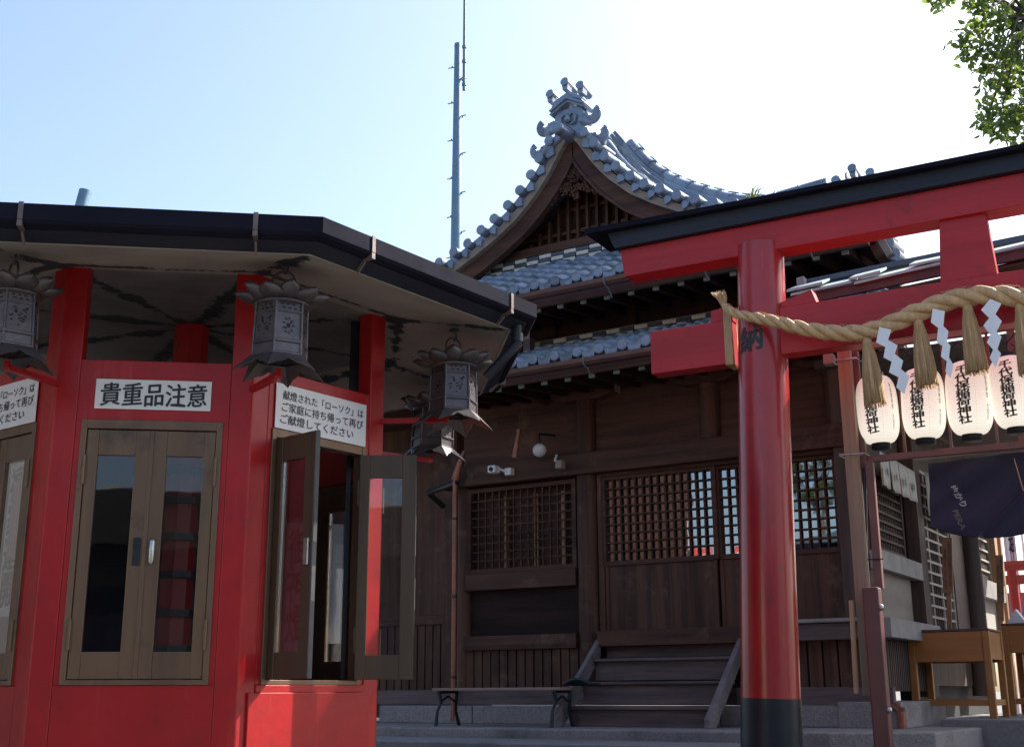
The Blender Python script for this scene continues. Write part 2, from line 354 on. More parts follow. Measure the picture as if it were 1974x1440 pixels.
def leaf(i, side, ang=None, dark=False, paper=False):
    # leaf local: hinge at origin, leaf along +x, outside is -y; side=-1 hinged at left jamb, +1 at right jamb
    t = Matrix.Translation((FX0 + .0265 if side < 0 else FX1 - .0265, -AP + .002, 0))
    if side < 0: t = t @ Matrix.Rotation(ang or 0, 4, 'Z')
    else: t = t @ Matrix.Rotation(ang or 0, 4, 'Z') @ Matrix.Scale(-1, 4, (1, 0, 0))
    T_ = R_(i) @ t
    th = .026
    m = MB(); m.T = T_
    st = .046
    m.box(0, st, 0, th, LH0, LH1); m.box(LW - st - .016, LW, 0, th, LH0, LH1)
    m.box(st, LW - st - .016, .002, th - .002, LH1 - .105, LH1); m.box(st, LW - st - .016, .002, th - .002, LH0, LH0 + .105)
    if side < 0 and not ang: m.box(LW - .006, LW + .010, -.006, .004, LH0, LH1)
    d = m.build('door', BRONZED if dark else BRONZEAL, kiosk, bev=.002)
    m = MB(); m.T = T_; m.box(st, LW - st - .016, .011, .015, LH0 + .105, LH1 - .105)
    m.build('glass_pane', GLASS, d)
    for z in (LH0 + .17, LH1 - .17):
        m = MB(); m.T = T_; m.tube([(-.004, -.010, z - .06), (-.004, -.010, z + .06)], .0075, 8)
        m.box(-.012, .006, -.007, .001, z - .055, z + .055)
        m.build('hinge', BRONZEAL, d)
    m = MB(); m.T = T_
    zc = (LH0 + LH1) / 2 + .0
    if side < 0: m.box(LW - .043, LW - .014, -.010, 0, zc - .055, zc + .055); h = m.build('handle', STEEL if dark else BLACK, d, bev=.003)
    else:
        m.lathe([(.0, -.055), (.009, -.05), (.012, -.04), (.012, .04), (.009, .05), (0, .055)], (LW - .03, -.004, zc), 12); h = m.build('handle', STEEL, d)
    if dark:
        m = MB(); m.T = T_
        for z0_, z1_ in ((LH0 + .30, LH0 + .44), (LH1 - .46, LH1 - .28)): m = MB(); m.T = T_; m.box(LW, LW + .002, .003, th - .003, z0_, z1_); m.build('lock_plate', LOCK, d)
    if ang: 
        m = MB(); m.T = T_; m.box(LW + .0002, LW + .001, .002, th - .002, LH0, LH1); m.build('edge_strip', BLACK, d)
    return d
for i in range(8):
    if i == 1:
        leaf(i, -1, -radians(52.6 + 40), True); leaf(i, 1, radians(127), True)
    else: leaf(i, -1); leaf(i, 1)
# interior: red column with candle shelves, seen through the glass
m = MB(); m.lathe([(.085, 0), (.085, 2.42)], n=8, smooth=False); m.build('centre_column', RED, kiosk)
RX0, RX1 = K.pix(300, 1100, y=.30).x, K.pix(372, 1000, y=.30).x
m = MB(); m.box(RX0, RX1, .42, .45, .45, 1.66); m.build('rack_or_blackout', mat('candle_rack_red', (.75, .02, .035), (.6, .018, .03), .6), kiosk)
q0, q1 = K.pix(150, 1100, y=.30).x, K.pix(262, 1000, y=.30).x
m = MB(); m.box(q0 - .1, q1, .42, .45, .35, 1.75); m.build('rack_or_blackout', BLACK, kiosk)  # black sheet added to block the bright gap behind the left pane
m = MB(); m.box(RX1, RX1 + .03, .18, .45, .45, 1.66); m.build('rack_side', BLACK, kiosk)
for py in (905, 962, 1033, 1106, 1181, 1250):
    z = K.pix(335, py, y=-.10).z
    m = MB(); m.lathe([(.084, z - .016), (.115, z - .016), (.115, z + .016), (.084, z + .016)], n=8, smooth=False); m.build('shelf_ring', BLACK, kiosk)
m = MB(); m.T = R_(-2); m.box(-.36, .36, .80, .82, .55, 1.7); m.build('rack_or_blackout', BLACK, kiosk)
# ceiling plaster with black mould along its joints
def mould(ca=(.30, .25, .205), cb=(.17, .145, .125)):
    m, N, L, P = newmat('mouldy_plaster')
    tc = N.new('ShaderNodeTexCoord'); sp = N.new('ShaderNodeSeparateXYZ'); L.new(tc.outputs['Object'], sp.inputs[0])
    x, y = sp.outputs['X'], sp.outputs['Y']
    r = math_(N, L, 'SQRT', math_(N, L, 'ADD', math_(N, L, 'MULTIPLY', x, x), math_(N, L, 'MULTIPLY', y, y)))
    a = math_(N, L, 'ADD', math_(N, L, 'ARCTAN2', y, x), 20 * pi + pi / 8)
    fr = math_(N, L, 'SUBTRACT', math_(N, L, 'FRACT', math_(N, L, 'DIVIDE', a, A8)), .5)      # 0 mid-face.. .5 corner
    da = math_(N, L, 'MULTIPLY', math_(N, L, 'SUBTRACT', .5, math_(N, L, 'ABSOLUTE', fr)), A8)
    # here |fr|=.5 at the corner directions
    dl = math_(N, L, 'MULTIPLY', r, math_(N, L, 'SINE', da))
    apo = math_(N, L, 'MULTIPLY', r, math_(N, L, 'COSINE', math_(N, L, 'MULTIPLY', fr, A8)))
    nz = noise(N, L, 5, 7, .75); nz2 = noise(N, L, 1.6, 4, .6)
    wv = math_(N, L, 'MULTIPLY', math_(N, L, 'SUBTRACT', nz, .42), .30)
    ln = ramp(N, L, math_(N, L, 'SUBTRACT', dl, wv), .012, -.006)
    rg = math_(N, L, 'ABSOLUTE', math_(N, L, 'SUBTRACT', apo, 1.03))
    ring = ramp(N, L, math_(N, L, 'SUBTRACT', rg, math_(N, L, 'MULTIPLY', wv, .9)), .012, -.006)
    rim = ramp(N, L, math_(N, L, 'SUBTRACT', math_(N, L, 'ABSOLUTE', math_(N, L, 'SUBTRACT', apo, 1.54)), math_(N, L, 'MULTIPLY', math_(N, L, 'SUBTRACT', nz, .56), .14)), .012, -.006)
    mk = math_(N, L, 'MAXIMUM', math_(N, L, 'MAXIMUM', ln, ring), rim)
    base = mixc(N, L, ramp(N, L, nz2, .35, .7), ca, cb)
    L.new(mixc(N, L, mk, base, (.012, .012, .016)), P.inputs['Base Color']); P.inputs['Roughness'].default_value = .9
    return m
MOULD = mould()
RR, RS = 1.7979, 1.6713; ZR, ZSF = 2.3089, 2.1984
def oct_ring(r, z): return [(*corner(i, r), z) for i in range(8)]
def rings(mb, rs, smooth=False):
    vs = []; 
    for r, z in rs: vs += oct_ring(r, z)
    fs = [(k * 8 + i, k * 8 + (i + 1) % 8, (k + 1) * 8 + (i + 1) % 8, (k + 1) * 8 + i) for k in range(len(rs) - 1) for i in range(8)]
    return mb.add(vs, fs, smooth)
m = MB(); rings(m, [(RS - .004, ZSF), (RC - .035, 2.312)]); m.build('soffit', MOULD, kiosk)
m = MB(); rings(m, [(RC - .035, 2.312), (.02, 2.345)]); m.build('ceiling', mould((.20, .172, .155), (.075, .068, .068)), kiosk, label='darker ceiling inside the posts')  # inner ceiling in darker plaster tones than the soffit
m = MB(); rings(m, [(RS - .012, ZSF - .004), (RS, ZSF - .004), (RS, ZSF + .004)]); m.build('soffit_edge', PALEB, kiosk)
m = MB(); rings(m, [(RS - .003, ZSF - .001), (RS + .001, ZSF - .001), (RR - .048, ZR - .088), (RR - .052, ZR - .02), (RS - .03, ZR - .02)]); m.build('fascia_board', FASCIA, kiosk)
GZ = ZR - .085
m = MB(); rings(m, [(RR - .050, GZ + .004), (RR - .035, GZ), (RR - .010, GZ + .010), (RR, GZ + .022), (RR, ZR), (RR - .010, ZR), (RR - .012, ZR - .02), (RS + .03, ZR - .02)]); m.build('gutter', DARKMETAL, kiosk)
m = MB(); rings(m, [(RR - .06, ZR - .01), (RR - .02, ZR + .004), (.9, ZR + .22), (.01, ZR + .42)]); rings(m, [(RR - .06, ZR - .01), (RS, ZR - .06), (RC, ZR + .02), (.01, ZR + .1)]); m.build('roof', mat('oxidised_roof_sheet', (.10, .13, .13), (.07, .09, .1), .5, metal=.4), kiosk)
STRAP = mat('bracket_strap', (.16, .12, .11), (.1, .08, .07), .5, metal=.3)
for i in range(8):
    for t in ((-.235, .22) if i == 0 else (-.30, .36)):
        t_ = t
        m = MB(); m.T = R_(i); ap_ = RR * cos(A8 / 2); sl_ = 2 * RR * sin(A8 / 2); x = t_ * sl_ * 1.0
        if i == 0: x = K.pix(38 if t < 0 else 493, 425, y=-ap_).x
        m.box(x - .009, x + .009, -ap_ - .005, -ap_ + .0, GZ + .02, ZR + .004); m.box(x - .009, x + .009, -ap_ - .004, -ap_ + .05, GZ - .006, GZ + .018)
        m.beam((x, -ap_ + .045, GZ - .006), (x, -ap_ + .085, GZ - .045), .015, .008, (1, 0, 0))
        m.build('gutter_bracket', STRAP, kiosk)
c2 = corner(2, RS + .03); 
m = MB(); cx, cy = corner(2, RS - .02); dx, dy = corner(2, 1); 
m.tube([(cx + dx * .05, cy + dy * .05, GZ), (cx + dx * .05, cy + dy * .05, GZ - .10), (cx - dx * .02, cy - dy * .02, GZ - .17), (cx - dx * .10, cy - dy * .10, GZ - .25)], .024, 10)
m.tube([(cx + dx * .05, cy + dy * .05, GZ - .05), (cx + dx * .05, cy + dy * .05, GZ - .09)], .030, 10)
m.build('downpipe', BLACK, kiosk)
# tie beams under the ceiling and the arms that steady the lanterns
p2 = corner(2, RC - .06); p6 = corner(4, 1.35)
m = MB(); m.beam((p2[0], p2[1], 2.02), (p6[0] * .6 + p2[0] * .4 + .25, p6[1] * .6 + p2[1] * .4, 2.06), .05, .055); m.build('tie_beam', DARKMETAL, kiosk)
ip = K.pix(688, 700, y=corner(2, RC)[1] + .10); m = MB(); m.box(ip.x - .035, ip.x + .035, ip.y, ip.y + .07, 1.6, 2.33); m.build('inner_post', BLACK, kiosk)
LR = 1.36
lz = K.pix(552, 712, x=corner(1, LR)[0]).z
LY = corner(1, LR)[1]
zz = lambda py: K.pix(545, py, y=LY - .09).z
for i in range(8):
    m = MB(); a_ = corner(i, RC - .005); b_ = corner(i, LR); z1 = K.pix(487, 750, y=corner(1, RC)[1]).z
    m.beam((*a_, z1), (*b_, zz(713)), .028, .022); m.beam((*b_, zz(713)), (*b_, zz(700)), .02, .02, (1, 0, 0))
    m.build('lantern_arm', RED, kiosk)
vp = K.pix(158, 394, y=.55); vq = K.pix(165, 368, y=.55)
m = MB(); d_ = (vq - vp); m.tube([vp - d_ * 2.5, vq], .035, 14); m.build('vent_pipe', CONC, kiosk)

# ---------------------------------------------------------------- hanging bronze lanterns
def make_lantern():
    t = thing('hanging_lantern', '', 'lantern')
    zb = zz(742)
    Z = lambda py: zz(py) - zb
    m = MB(); rr = .047; zc = Z(531)
    m.tube([(rr * cos(a), 0, zc + rr * sin(a)) for a in [2 * pi * k / 20 for k in range(21)]], .0055, 6, False)
    m.build('ring', LANT, t)
    m = MB(); m.tube([(0, 0, zc + rr - .012), (.016, 0, zc + rr + .002), (.012, 0, zc + rr + .02), (0, 0, zc + rr + .05)], .006, 6); m.box(-.016, .016, -.016, .016, zc + rr + .03, zc + rr + .045); m.build('hook', LANT, t)
    m = MB(); m.lathe([(.0, Z(548)), (.018, Z(552)), (.012, Z(560)), (.03, Z(566)), (.09, Z(572)), (.116, Z(577)), (.112, Z(581)), (0, Z(581))], n=24, caps=False); m.build('cap', LANT, t)
    for k in range(11):
        a = 2 * pi * k / 11; lay = k % 2
        def pf(u, v, lay=lay):
            r = .088 + .100 * u + (.0 if lay else .008); h = Z(577) + .050 * u ** 1.3 * (1 if lay else .72) - .008 * sin(pi * u)
            wd = .050 * (.72 + .28 * sin(pi * u)) * (max(0.0, 1 - max(0, (u - .45) / .55) ** 2.4) ** .55) + .001
            x = (v - .5) * 2 * wd
            return (r - .02 * (2 * v - 1) ** 2, x, h + .014 * (2 * v - 1) ** 2)
        m = MB(); m.T = Matrix.Rotation(a, 4, 'Z'); m.grid(pf, 10, 6); m.build('petal', LANT, t, solid=.0025)
    # hexagonal body
    z0, z1, z2, z3 = Z(681), Z(657), Z(600), Z(578)
    def hx(r, z): return [(r * cos(pi / 6 + pi / 3 * k), r * sin(pi / 6 + pi / 3 * k), z) for k in range(6)]
    m = MB()
    pr = [(.108, z0 - .004), (.119, z0), (.119, z0 + .006), (.112, z0 + .01), (.111, z1 - .006), (.118, z1 - .002), (.118, z1 + .006), (.110, z1 + .01), (.106, z2 - .004), (.111, z2), (.111, z2 + .006), (.104, z2 + .01), (.103, z3), (.109, z3 + .004), (.0, z3 + .004)]
    vs = []; 
    for r, z in pr: vs += hx(r, z)
    m.add(vs, [(i * 6 + k, i * 6 + (k + 1) % 6, (i + 1) * 6 + (k + 1) % 6, (i + 1) * 6 + k) for i in range(len(pr) - 1) for k in range(6)])
    bd = m.build('body', LANT, t)
    m = MB()
    for k in range(6): a = pi / 6 + pi / 3 * k; m.tube([(.112 * cos(a), .112 * sin(a), z0), (.107 * cos(a), .107 * sin(a), z3)], .006, 6)
    m.build('corner_rib', LANT, bd)
    for k in range(6):
        m = MB(); m.T = Matrix.Rotation(pi / 3 * k + pi / 2 * 0, 4, 'Z')
        ap1 = .110 * cos(pi / 6); ap2 = .1045 * cos(pi / 6)
        def q(x, z, w_, h_, ap=None):
            tt = (z - z0) / (z3 - z0); a_ = ap1 + (ap2 - ap1) * tt + .0022
            m.box(a_ - .004, a_, x - w_ / 2, x + w_ / 2, z - h_ / 2, z + h_ / 2)
        zc_ = (z2 + z3) / 2
        for rr_, off in ((zc_ + .008, 0), (zc_ - .006, .008)):
            for x in (-.028, -.004, .020): q(x + off, rr_, .012, .0045)
        rnd = random.Random(k % 2); zm = (z1 + z2) / 2 + .004
        if k % 2:
            for j in range(9):
                a = 2 * pi * j / 9; q(.026 * cos(a) * .75, zm + .030 * sin(a), .010, .005)
            q(0, zm, .014, .016); q(.010, zm + .012, .006, .008); q(-.010, zm - .012, .006, .008)
        else:
            for j in range(22): q(rnd.uniform(-.036, .036), zm + rnd.uniform(-.04, .04), rnd.uniform(.004, .012), rnd.uniform(.003, .007))
        m.build('openwork', DARK, bd)
    # flared skirt with scalloped cut-outs, one board per side
    for k in range(6):
        m = MB(); m.T = Matrix.Rotation(pi / 3 * k, 4, 'Z')
        prof = [0, .10, .2, .28, .36, .43, .5, .57, .64, .72, .8, .9, 1]; dep = [1.0, .82, .66, .62, .56, .42, .34, .42, .56, .62, .66, .82, 1.0]
        r0, r1 = .117, .192; h0, h1 = z0, z0 - .072
        top = []; bot = []
        for u, d in zip(prof, dep):
            w0 = r0 * sin(pi / 6) * 2 * (u - .5); 
            rr1 = r0 + (r1 - r0) * d; ww = rr1 * sin(pi / 6) * 2 * (u - .5)
            top.append((r0 * cos(pi / 6), w0, h0)); bot.append((rr1 * cos(pi / 6), ww, h0 + (h1 - h0) * d))
        n = len(prof)
        m.add(top + bot, [(i, i + 1, n + i + 1, n + i) for i in range(n - 1)])
        m.build('skirt_panel', LANT, t, solid=.003)
    return t
lan = make_lantern()
LABS = ['bronze lantern cut by the left edge of the photo, hanging at the kiosk corner', 'bronze lantern with lotus petals hanging right of the kiosk front above the white three-line sign',
        'bronze lantern with sunlit right edge hanging at the right end of the kiosk eaves', 'bronze lantern partly hidden behind the sunlit one under the kiosk eaves']
for n_, i in enumerate((1, 0, 2, 3)):
    o = lan if n_ == 0 else copy_tree(lan)
    c_ = corner(i, LR + (.03 if i == 2 else 0)); place(o, K, (*c_, zz(742) - (.04 if i == 2 else 0)), rot=(i - 1) * A8 + radians(-9))
    o.rotation_euler.x = radians((0, 1.2, -1, 1.5)[n_]); o.rotation_euler.y = radians((.6, -1.5, 1.2, 0)[n_])
    o['label'] = LABS[i]; o['group'] = 'bronze lanterns hanging under the kiosk eaves'

# ---------------------------------------------------------------- signs on the kiosk
def plate(name, label, fr, x0, x1, y, z0, z1, lines, rot=0, wm=WHITE, cat='sign', bold=.02, frR=None, group=None):
    o = thing(name, label, cat, fr, (0, 0, 0), group=group)
    o.rotation_euler.z = fr.a + rot
    m = MB(); m.box(x0, x1, y - .004, y, z0, z1); m.build('panel', wm, o, bev=.0015)
    m = MB()
    for s_, a, b, c, d in lines: letters(m, s_, x0 + (x1 - x0) * a, x0 + (x1 - x0) * b, z0 + (z1 - z0) * c, z0 + (z1 - z0) * d, lambda x, z: (x, y - .0055 + (0), z), bold=bold, shear=0)
    m.build('lettering', INK, o)
    return o
g0 = -.4 + .1997 * .8; g1 = -.4 + .7871 * .8
plate('warning_sign', 'white sign with five large black characters above the closed front doors', K, g0, g1, -AP - .002, 1.6941, 1.8211, [('貴重品注意', .05, .96, .12, .88)], bold=.022)
TX3 = [('献燈された「ローソク」は', .07, .96, .66, .86), ('ご家庭に持ち帰って再び', .06, .96, .39, .60), ('ご献燈してください', .05, .85, .12, .33)]
h0_ = -.4 + .1541 * .8; h1_ = -.4 + .8454 * .8
plate('notice_sign', 'white sign with three lines of brush writing above the open kiosk doors', K, h0_, h1_, -AP - .004, 1.6509, 1.8496, TX3, rot=A8, bold=.010)
plate('notice_sign', 'white sign cut off by the left edge of the photo, its text seen obliquely', K, h0_, h1_ + .0, -AP - .004, 1.6509, 1.8496, TX3, rot=-A8, bold=.010)
# papers behind the left-hand glass, and a banner behind the open doors
PINKP = mat('pink_paper', (.62, .42, .44), (.55, .36, .38), .7, bump=0)
o = thing('paper_banner', 'white paper strip with bold brush writing inside the left edge window', 'banner', K); o.rotation_euler.z = K.a - A8
m = MB(); m.box(.072, .185, -AP + .028, -AP + .03, .86, 1.50); m.build('sheet', PAPERW, o)
m = MB(); letters(m, '福家運開', .085, .17, .90, 1.48, lambda x, z: (x, -AP + .0265, z), vertical=True, bold=.05); m.build('lettering', INK, o)
o = thing('pink_notice', 'pink handwritten notice taped over the paper strip in the left edge window', 'notice', K); o.rotation_euler.z = K.a - A8
m = MB(); m.box(.115, .18, -AP + .021, -AP + .023, 1.10, 1.42); m.build('sheet', PINKP, o)
m = MB()
for j in range(3): letters(m, '御燈明料は中へお納め', .122 + .02 * j, .134 + .02 * j, 1.12, 1.40, lambda x, z: (x, -AP + .0195, z), vertical=True, bold=.0)
m.build('lettering', mat('red_ink', (.3, .05, .07), bump=0), o)
bp = K.pix(553, 1008, y=.78); bq = K.pix(592, 1255, y=.78)
o = thing('white_banner', 'white vertical banner seen through the glass of the opened left door', 'banner', K)
m = MB(); m.box(bp.x, bq.x, .78, .784, bq.z, bp.z); m.build('sheet', PAPERW, o)
m = MB(); letters(m, '御神燈', bp.x + .015, bq.x - .01, bq.z + .05, bp.z - .03, lambda x, z: (x, .778, z), vertical=True, bold=.02); m.build('lettering', mat('faint_ink', (.25, .25, .25), bump=0), o)
o = thing('white_notice', 'white notice sheet inside the kiosk seen between the open doors', 'notice', K)
bp = K.pix(634, 1010, y=.70); bq = K.pix(655, 1240, y=.70)
m = MB(); m.box(bp.x, bq.x, .70, .704, bq.z, bp.z); m.build('sheet', PAPERW, o)
# ================================================================ torii
MIDX = 1.372
torii = thing('torii_gate', 'red wooden torii gate with black base bands and dark roofed top beam', 'torii gate', T)
def pillar_mb(x0_, x1_, z0, z1, r0, r1, n=40, grow=0):
    m = MB(); pts = []; rs = []
    for k in range(9):
        u = k / 8; z = z0 + (z1 - z0) * u; f = z / 3.42
        pts.append((x0_ + (x1_ - x0_) * f, 0, z)); rs.append(r0 + (r1 - r0) * f + grow)
    m.tube(pts, rs, n); return m
for sgn, xa, xb in ((1, -.048, .075), (-1, 2 * MIDX + .048, 2 * MIDX - .075)):
    pillar_mb(xa, xb, .50, 3.44, .187, .1535).build('pillar', PILL, torii)
    pillar_mb(xa, xb, 0, .512, .187, .1535, grow=.003).build('base_band', BLACK, torii)
# curved top: sheets of (x, z) swept through y
def swept(name, mt, xs, zb, zt, y0, y1, ext0=0, ext1=0, bev=.004):
    m = MB(); n = len(xs); vs = []
    for i, x in enumerate(xs):
        e = (ext0 if i == 0 else 0); f = (ext0 if i == n - 1 else 0)
        a, b = zb(x), zt(x)
        xb_ = x; xt_ = x - e + f if (i in (0, n - 1)) else x
        vs += [(xb_, y0, a), (xb_, y1, a), (xt_, y1, b), (xt_, y0, b)]
    fs = [(0, 1, 2, 3), (4 * n - 1, 4 * n - 2, 4 * n - 3, 4 * n - 4)]
    for i in range(n - 1):
        for k in range(4): fs.append((i * 4 + k, i * 4 + 4 + k, i * 4 + 4 + (k + 1) % 4, i * 4 + (k + 1) % 4))
    m.add(vs, fs); return m.build(name, mt, torii, bev=bev)
XL = -.885
def xs(x0, n=20): return [x0 + (2 * MIDX - 2 * x0) * i / n for i in range(n + 1)]
sag = lambda x, a=.055: a * (abs(x - MIDX) / (MIDX - XL)) ** 2.2
swept('lintel_beam', REDF, xs(XL), lambda x: 3.372 + .02 * sag(x), lambda x: 3.585 - .010 + 0 * x, -.085, .095, ext0=.03)
swept('top_beam', FASCIA, xs(-.935), lambda x: 3.577 + .0 * sag(x), lambda x: 3.70 + .25 * sag(x), -.135, .15, ext0=.06)
swept('roof_cap', DARKMETAL, xs(-1.13), lambda x: 3.702 + .25 * sag(x) - .02, lambda x: 3.733 + .4 * sag(x) - .02, -.20, .22, ext0=.02, bev=.003)
NZ0, NZ1 = 2.645, 2.962
nk = MB(); nk.box(-.716, -.14, -.068, .068, NZ0, 2.945); nk.box(.14, 2 * MIDX - .14, -.068, .068, NZ0 + .012, NZ1 + .012); nk.box(2 * MIDX + .14, 2 * MIDX + .716, -.068, .068, NZ0, 2.945)
nk.build('tie_beam', REDF, torii, bev=.005)
for s_, x in ((-1, -.275), (1, .14), (-1, 2 * MIDX - .46), (1, 2 * MIDX + .14)):
    m = MB(); 
    if x < 0 or x > 2.7: m.hexa([(x, -.06, 2.946), (x + .14, -.06, 2.946), (x + .14, .06, 2.946), (x, .06, 2.946), (x, -.06, 3.028), (x + .14, -.06, 3.045), (x + .14, .06, 3.045), (x, .06, 3.028)])
    else:
        a, b = (.02, .095) if x < 1 else (.095, .02)
        m.hexa([(x, -.055, NZ1 + .013), (x + .30, -.055, NZ1 + .013), (x + .30, .055, NZ1 + .013), (x, .055, NZ1 + .013), (x, -.055, NZ1 + .012 + a), (x + .27, -.055, NZ1 + .012 + b), (x + .27, .055, NZ1 + .012 + b), (x, .055, NZ1 + .012 + a)])
    m.build('wedge', REDF, torii, bev=.003)
m = MB(); m.add([(MIDX - .165, -.05, NZ1 + .013), (MIDX + .165, -.05, NZ1 + .013), (MIDX + .165, .05, NZ1 + .013), (MIDX - .165, .05, NZ1 + .013), (MIDX - .135, -.05, 3.40), (MIDX + .135, -.05, 3.40), (MIDX + .135, .05, 3.40), (MIDX - .135, .05, 3.40)],
                [(0, 3, 2, 1), (4, 5, 6, 7), (0, 1, 5, 4), (1, 2, 6, 5), (2, 3, 7, 6), (3, 0, 4, 7)])
m.build('centre_strut', REDF, torii, bev=.004)
# characters painted on the near pillar
def pil(x, z):      # x = arc length from the side facing the camera-left
    f = z / 3.42; r = .187 + (.1535 - .187) * f + .0035; a = radians(-117) + x / r
    return (-.048 + .123 * f + r * cos(a), r * sin(a), z)
ch = T.pix(1455, 645, y=-.14).z
m = MB(); letters(m, '納', -.045, .125, ch - .110, ch + .060, pil, vertical=True, bold=.028); m.build('lettering', INK, torii)
# coil of cord round the tie beam, left of the pillar
m = MB()
for k in range(5):
    x = -.135 - .011 * k; e = .0735
    m.tube([(x, -e, NZ0 - .006), (x, -e, 2.95 + .1), (x, e, 2.95 + .1), (x, e, NZ0 - .006), (x, -e, NZ0 - .006)], .0052, 6)
o = m.build('rope_coil', STRAW); place(o, T); tag(o, 'straw cord wound round the beam just left of the near pillar', 'cord')

# ================================================================ sacred straw rope
pts = [(-.165, -.10, 3.045), (-.13, -.16, 3.00), (-.095, -.20, 2.965), (-.04, -.225, 2.925), (.05, -.235, 2.890), (.222, -.235, 2.828), (.419, -.225, 2.750), (.612, -.215, 2.70), (.739, -.205, 2.689), (.865, -.20, 2.702), (1.055, -.2, 2.756), (1.241, -.2, 2.803), (1.372, -.2, 2.812)]
pts = [Vector(p) for p in pts]; pts += [Vector((2 * MIDX - p.x, p.y, p.z)) for p in pts[-2::-1]]
def resample(pts, n):
    L_ = [0]
    for a, b in zip(pts, pts[1:]): L_.append(L_[-1] + (b - a).length)
    out = []
    # catmull-rom in arc length
    for i in range(n):
        s_ = L_[-1] * i / (n - 1); k = max(j for j in range(len(L_)) if L_[j] <= s_ + 1e-9); k = min(k, len(pts) - 2)
        t = (s_ - L_[k]) / (L_[k + 1] - L_[k]); p0 = pts[max(k - 1, 0)]; p1 = pts[k]; p2_ = pts[k + 1]; p3 = pts[min(k + 2, len(pts) - 1)]
        out.append(.5 * ((2 * p1) + (p2_ - p0) * t + (2 * p0 - 5 * p1 + 4 * p2_ - p3) * t * t + (3 * p1 - p0 - 3 * p2_ + p3) * t ** 3))
    return out, L_[-1]
NR = 520
cp, LEN = resample(pts, NR)
rope = thing('sacred_rope', 'thick twisted straw rope slung across the torii below its tie beam', 'rope', T)
def rad(i):
    u = abs(i / (NR - 1) - .5) * 2       # 0 centre .. 1 end
    return .017 + .040 * max(0, 1 - u ** 1.7) ** .8 if u < 1 else .017
ph = [0]
for i in range(1, NR):
    ds = LEN / (NR - 1); r = rad(i); ph.append(ph[-1] + 2 * pi * ds / (3 * (2.15 * r + .012)))
for k in range(3):
    q = []; rs_ = []
    for i, p in enumerate(cp):
        d = (cp[min(i + 1, NR - 1)] - cp[max(i - 1, 0)]).normalized(); up = Vector((0, 0, 1)); sx = d.cross(up).normalized(); uu = sx.cross(d)
        a = -ph[i] + 2 * pi * k / 3; r = rad(i)
        q.append(p + (sx * cos(a) + uu * sin(a)) * r * .52); rs_.append(r * .56)
    MB().tube(q, rs_, 12).build('strand', STRAW, rope)
m = MB(); rnd = random.Random(21)      # loose fibres standing off the rope
for j in range(420):
    i = rnd.randrange(8, NR - 8); p = cp[i]; d = (cp[i + 1] - p).normalized(); a = rnd.uniform(0, 2 * pi); sx = d.cross(Vector((0, 0, 1))).normalized(); uu = sx.cross(d)
    o_ = (sx * cos(a) + uu * sin(a)); q = p + o_ * rad(i) * 1.0
    m.tube([q, q + d * rnd.uniform(-.03, .03) + o_ * rnd.uniform(.002, .008), q + d * rnd.uniform(-.06, .06) + o_ * rnd.uniform(.004, .02)], [.0012, .001, .0005], 3, False)
m.build('loose_fibre', STRAW, rope, stuff=True)
for e in (0, 1):
    m = MB(); rnd = random.Random(3 + e); p = cp[0 if e == 0 else -1]; sg = -1 if e == 0 else 1
    for j in range(70):
        a = rnd.uniform(0, 2 * pi); rr = rnd.random() ** .5
        m.tube([p + Vector((.016 * rr * cos(a) + .0 * sg, .016 * rr * sin(a), -.01)), p + Vector((sg * .012 + .034 * rr * cos(a), .03 * rr * sin(a), .045)), p + Vector((sg * .035 + .055 * rr * cos(a), .045 * rr * sin(a), .085 + rnd.uniform(-.01, .012)))], [.004, .004, .002], 4)
    m.build('frayed_end', STRAW, rope)
def rope_at(x):
    return min(cp, key=lambda p: abs(p.x - x))
def make_tassel(seed):
    m = MB(); rnd = random.Random(seed); Lh = .42
    fn = lambda a, z: 1 + .06 * sin(9 * a + seed) + .04 * sin(23 * a)
    m.lathe([(.0, 0), (.022, 0), (.026, -.02), (.024, -.045), (.036, -.10), (.048, -.2), (.057, -.32), (.058, -Lh + .02), (.03, -Lh + .03), (0, -Lh + .04)], n=48, caps=False, fn=fn)
    for j in range(150):
        a = 2 * pi * j / 150 + rnd.uniform(-.05, .05); k = rnd.uniform(.9, 1.12); e = rnd.uniform(-.02, .02)
        m.tube([(.025 * cos(a), .025 * sin(a), -.03), (.037 * k * cos(a), .037 * k * sin(a), -.11), (.052 * k * cos(a + e), .052 * k * sin(a + e), -.25), (.060 * k * cos(a + 2 * e), .060 * k * sin(a + 2 * e), -Lh + rnd.uniform(-.012, .018))], .0022, 3, False)
    m.tube([(.027 * cos(a), .027 * sin(a), -.035 - .004 * (k % 2)) for k, a in enumerate([2 * pi * q / 14 for q in range(15)])], .005, 5, False)
    m.tube([(0, 0, -.005), (0, .0, .03)], .018, 8)
    return m
TL = ['leftmost straw tassel, hanging in front of the first paper lantern', 'second straw tassel from the near pillar, over the second paper lantern', 'third straw tassel from the near pillar, overlapping the third paper lantern', 'rightmost straw tassel, cut by the right edge of the photo']
TX = [T.pix(x, y, y=-.2) for x, y in ((1672, 655), (1772, 628), (1866, 593), (1966, 585))]
for n_, p in enumerate(TX):
    r_ = rope_at(p.x); o = make_tassel(n_ + 1).build('straw_tassel', STRAW); place(o, T, (r_.x, -.205, r_.z - rad(NR // 2) * .75)); o.rotation_euler.y = radians(-2.5)
    tag(o, TL[n_], 'tassel', 'straw tassels hanging from the sacred rope')
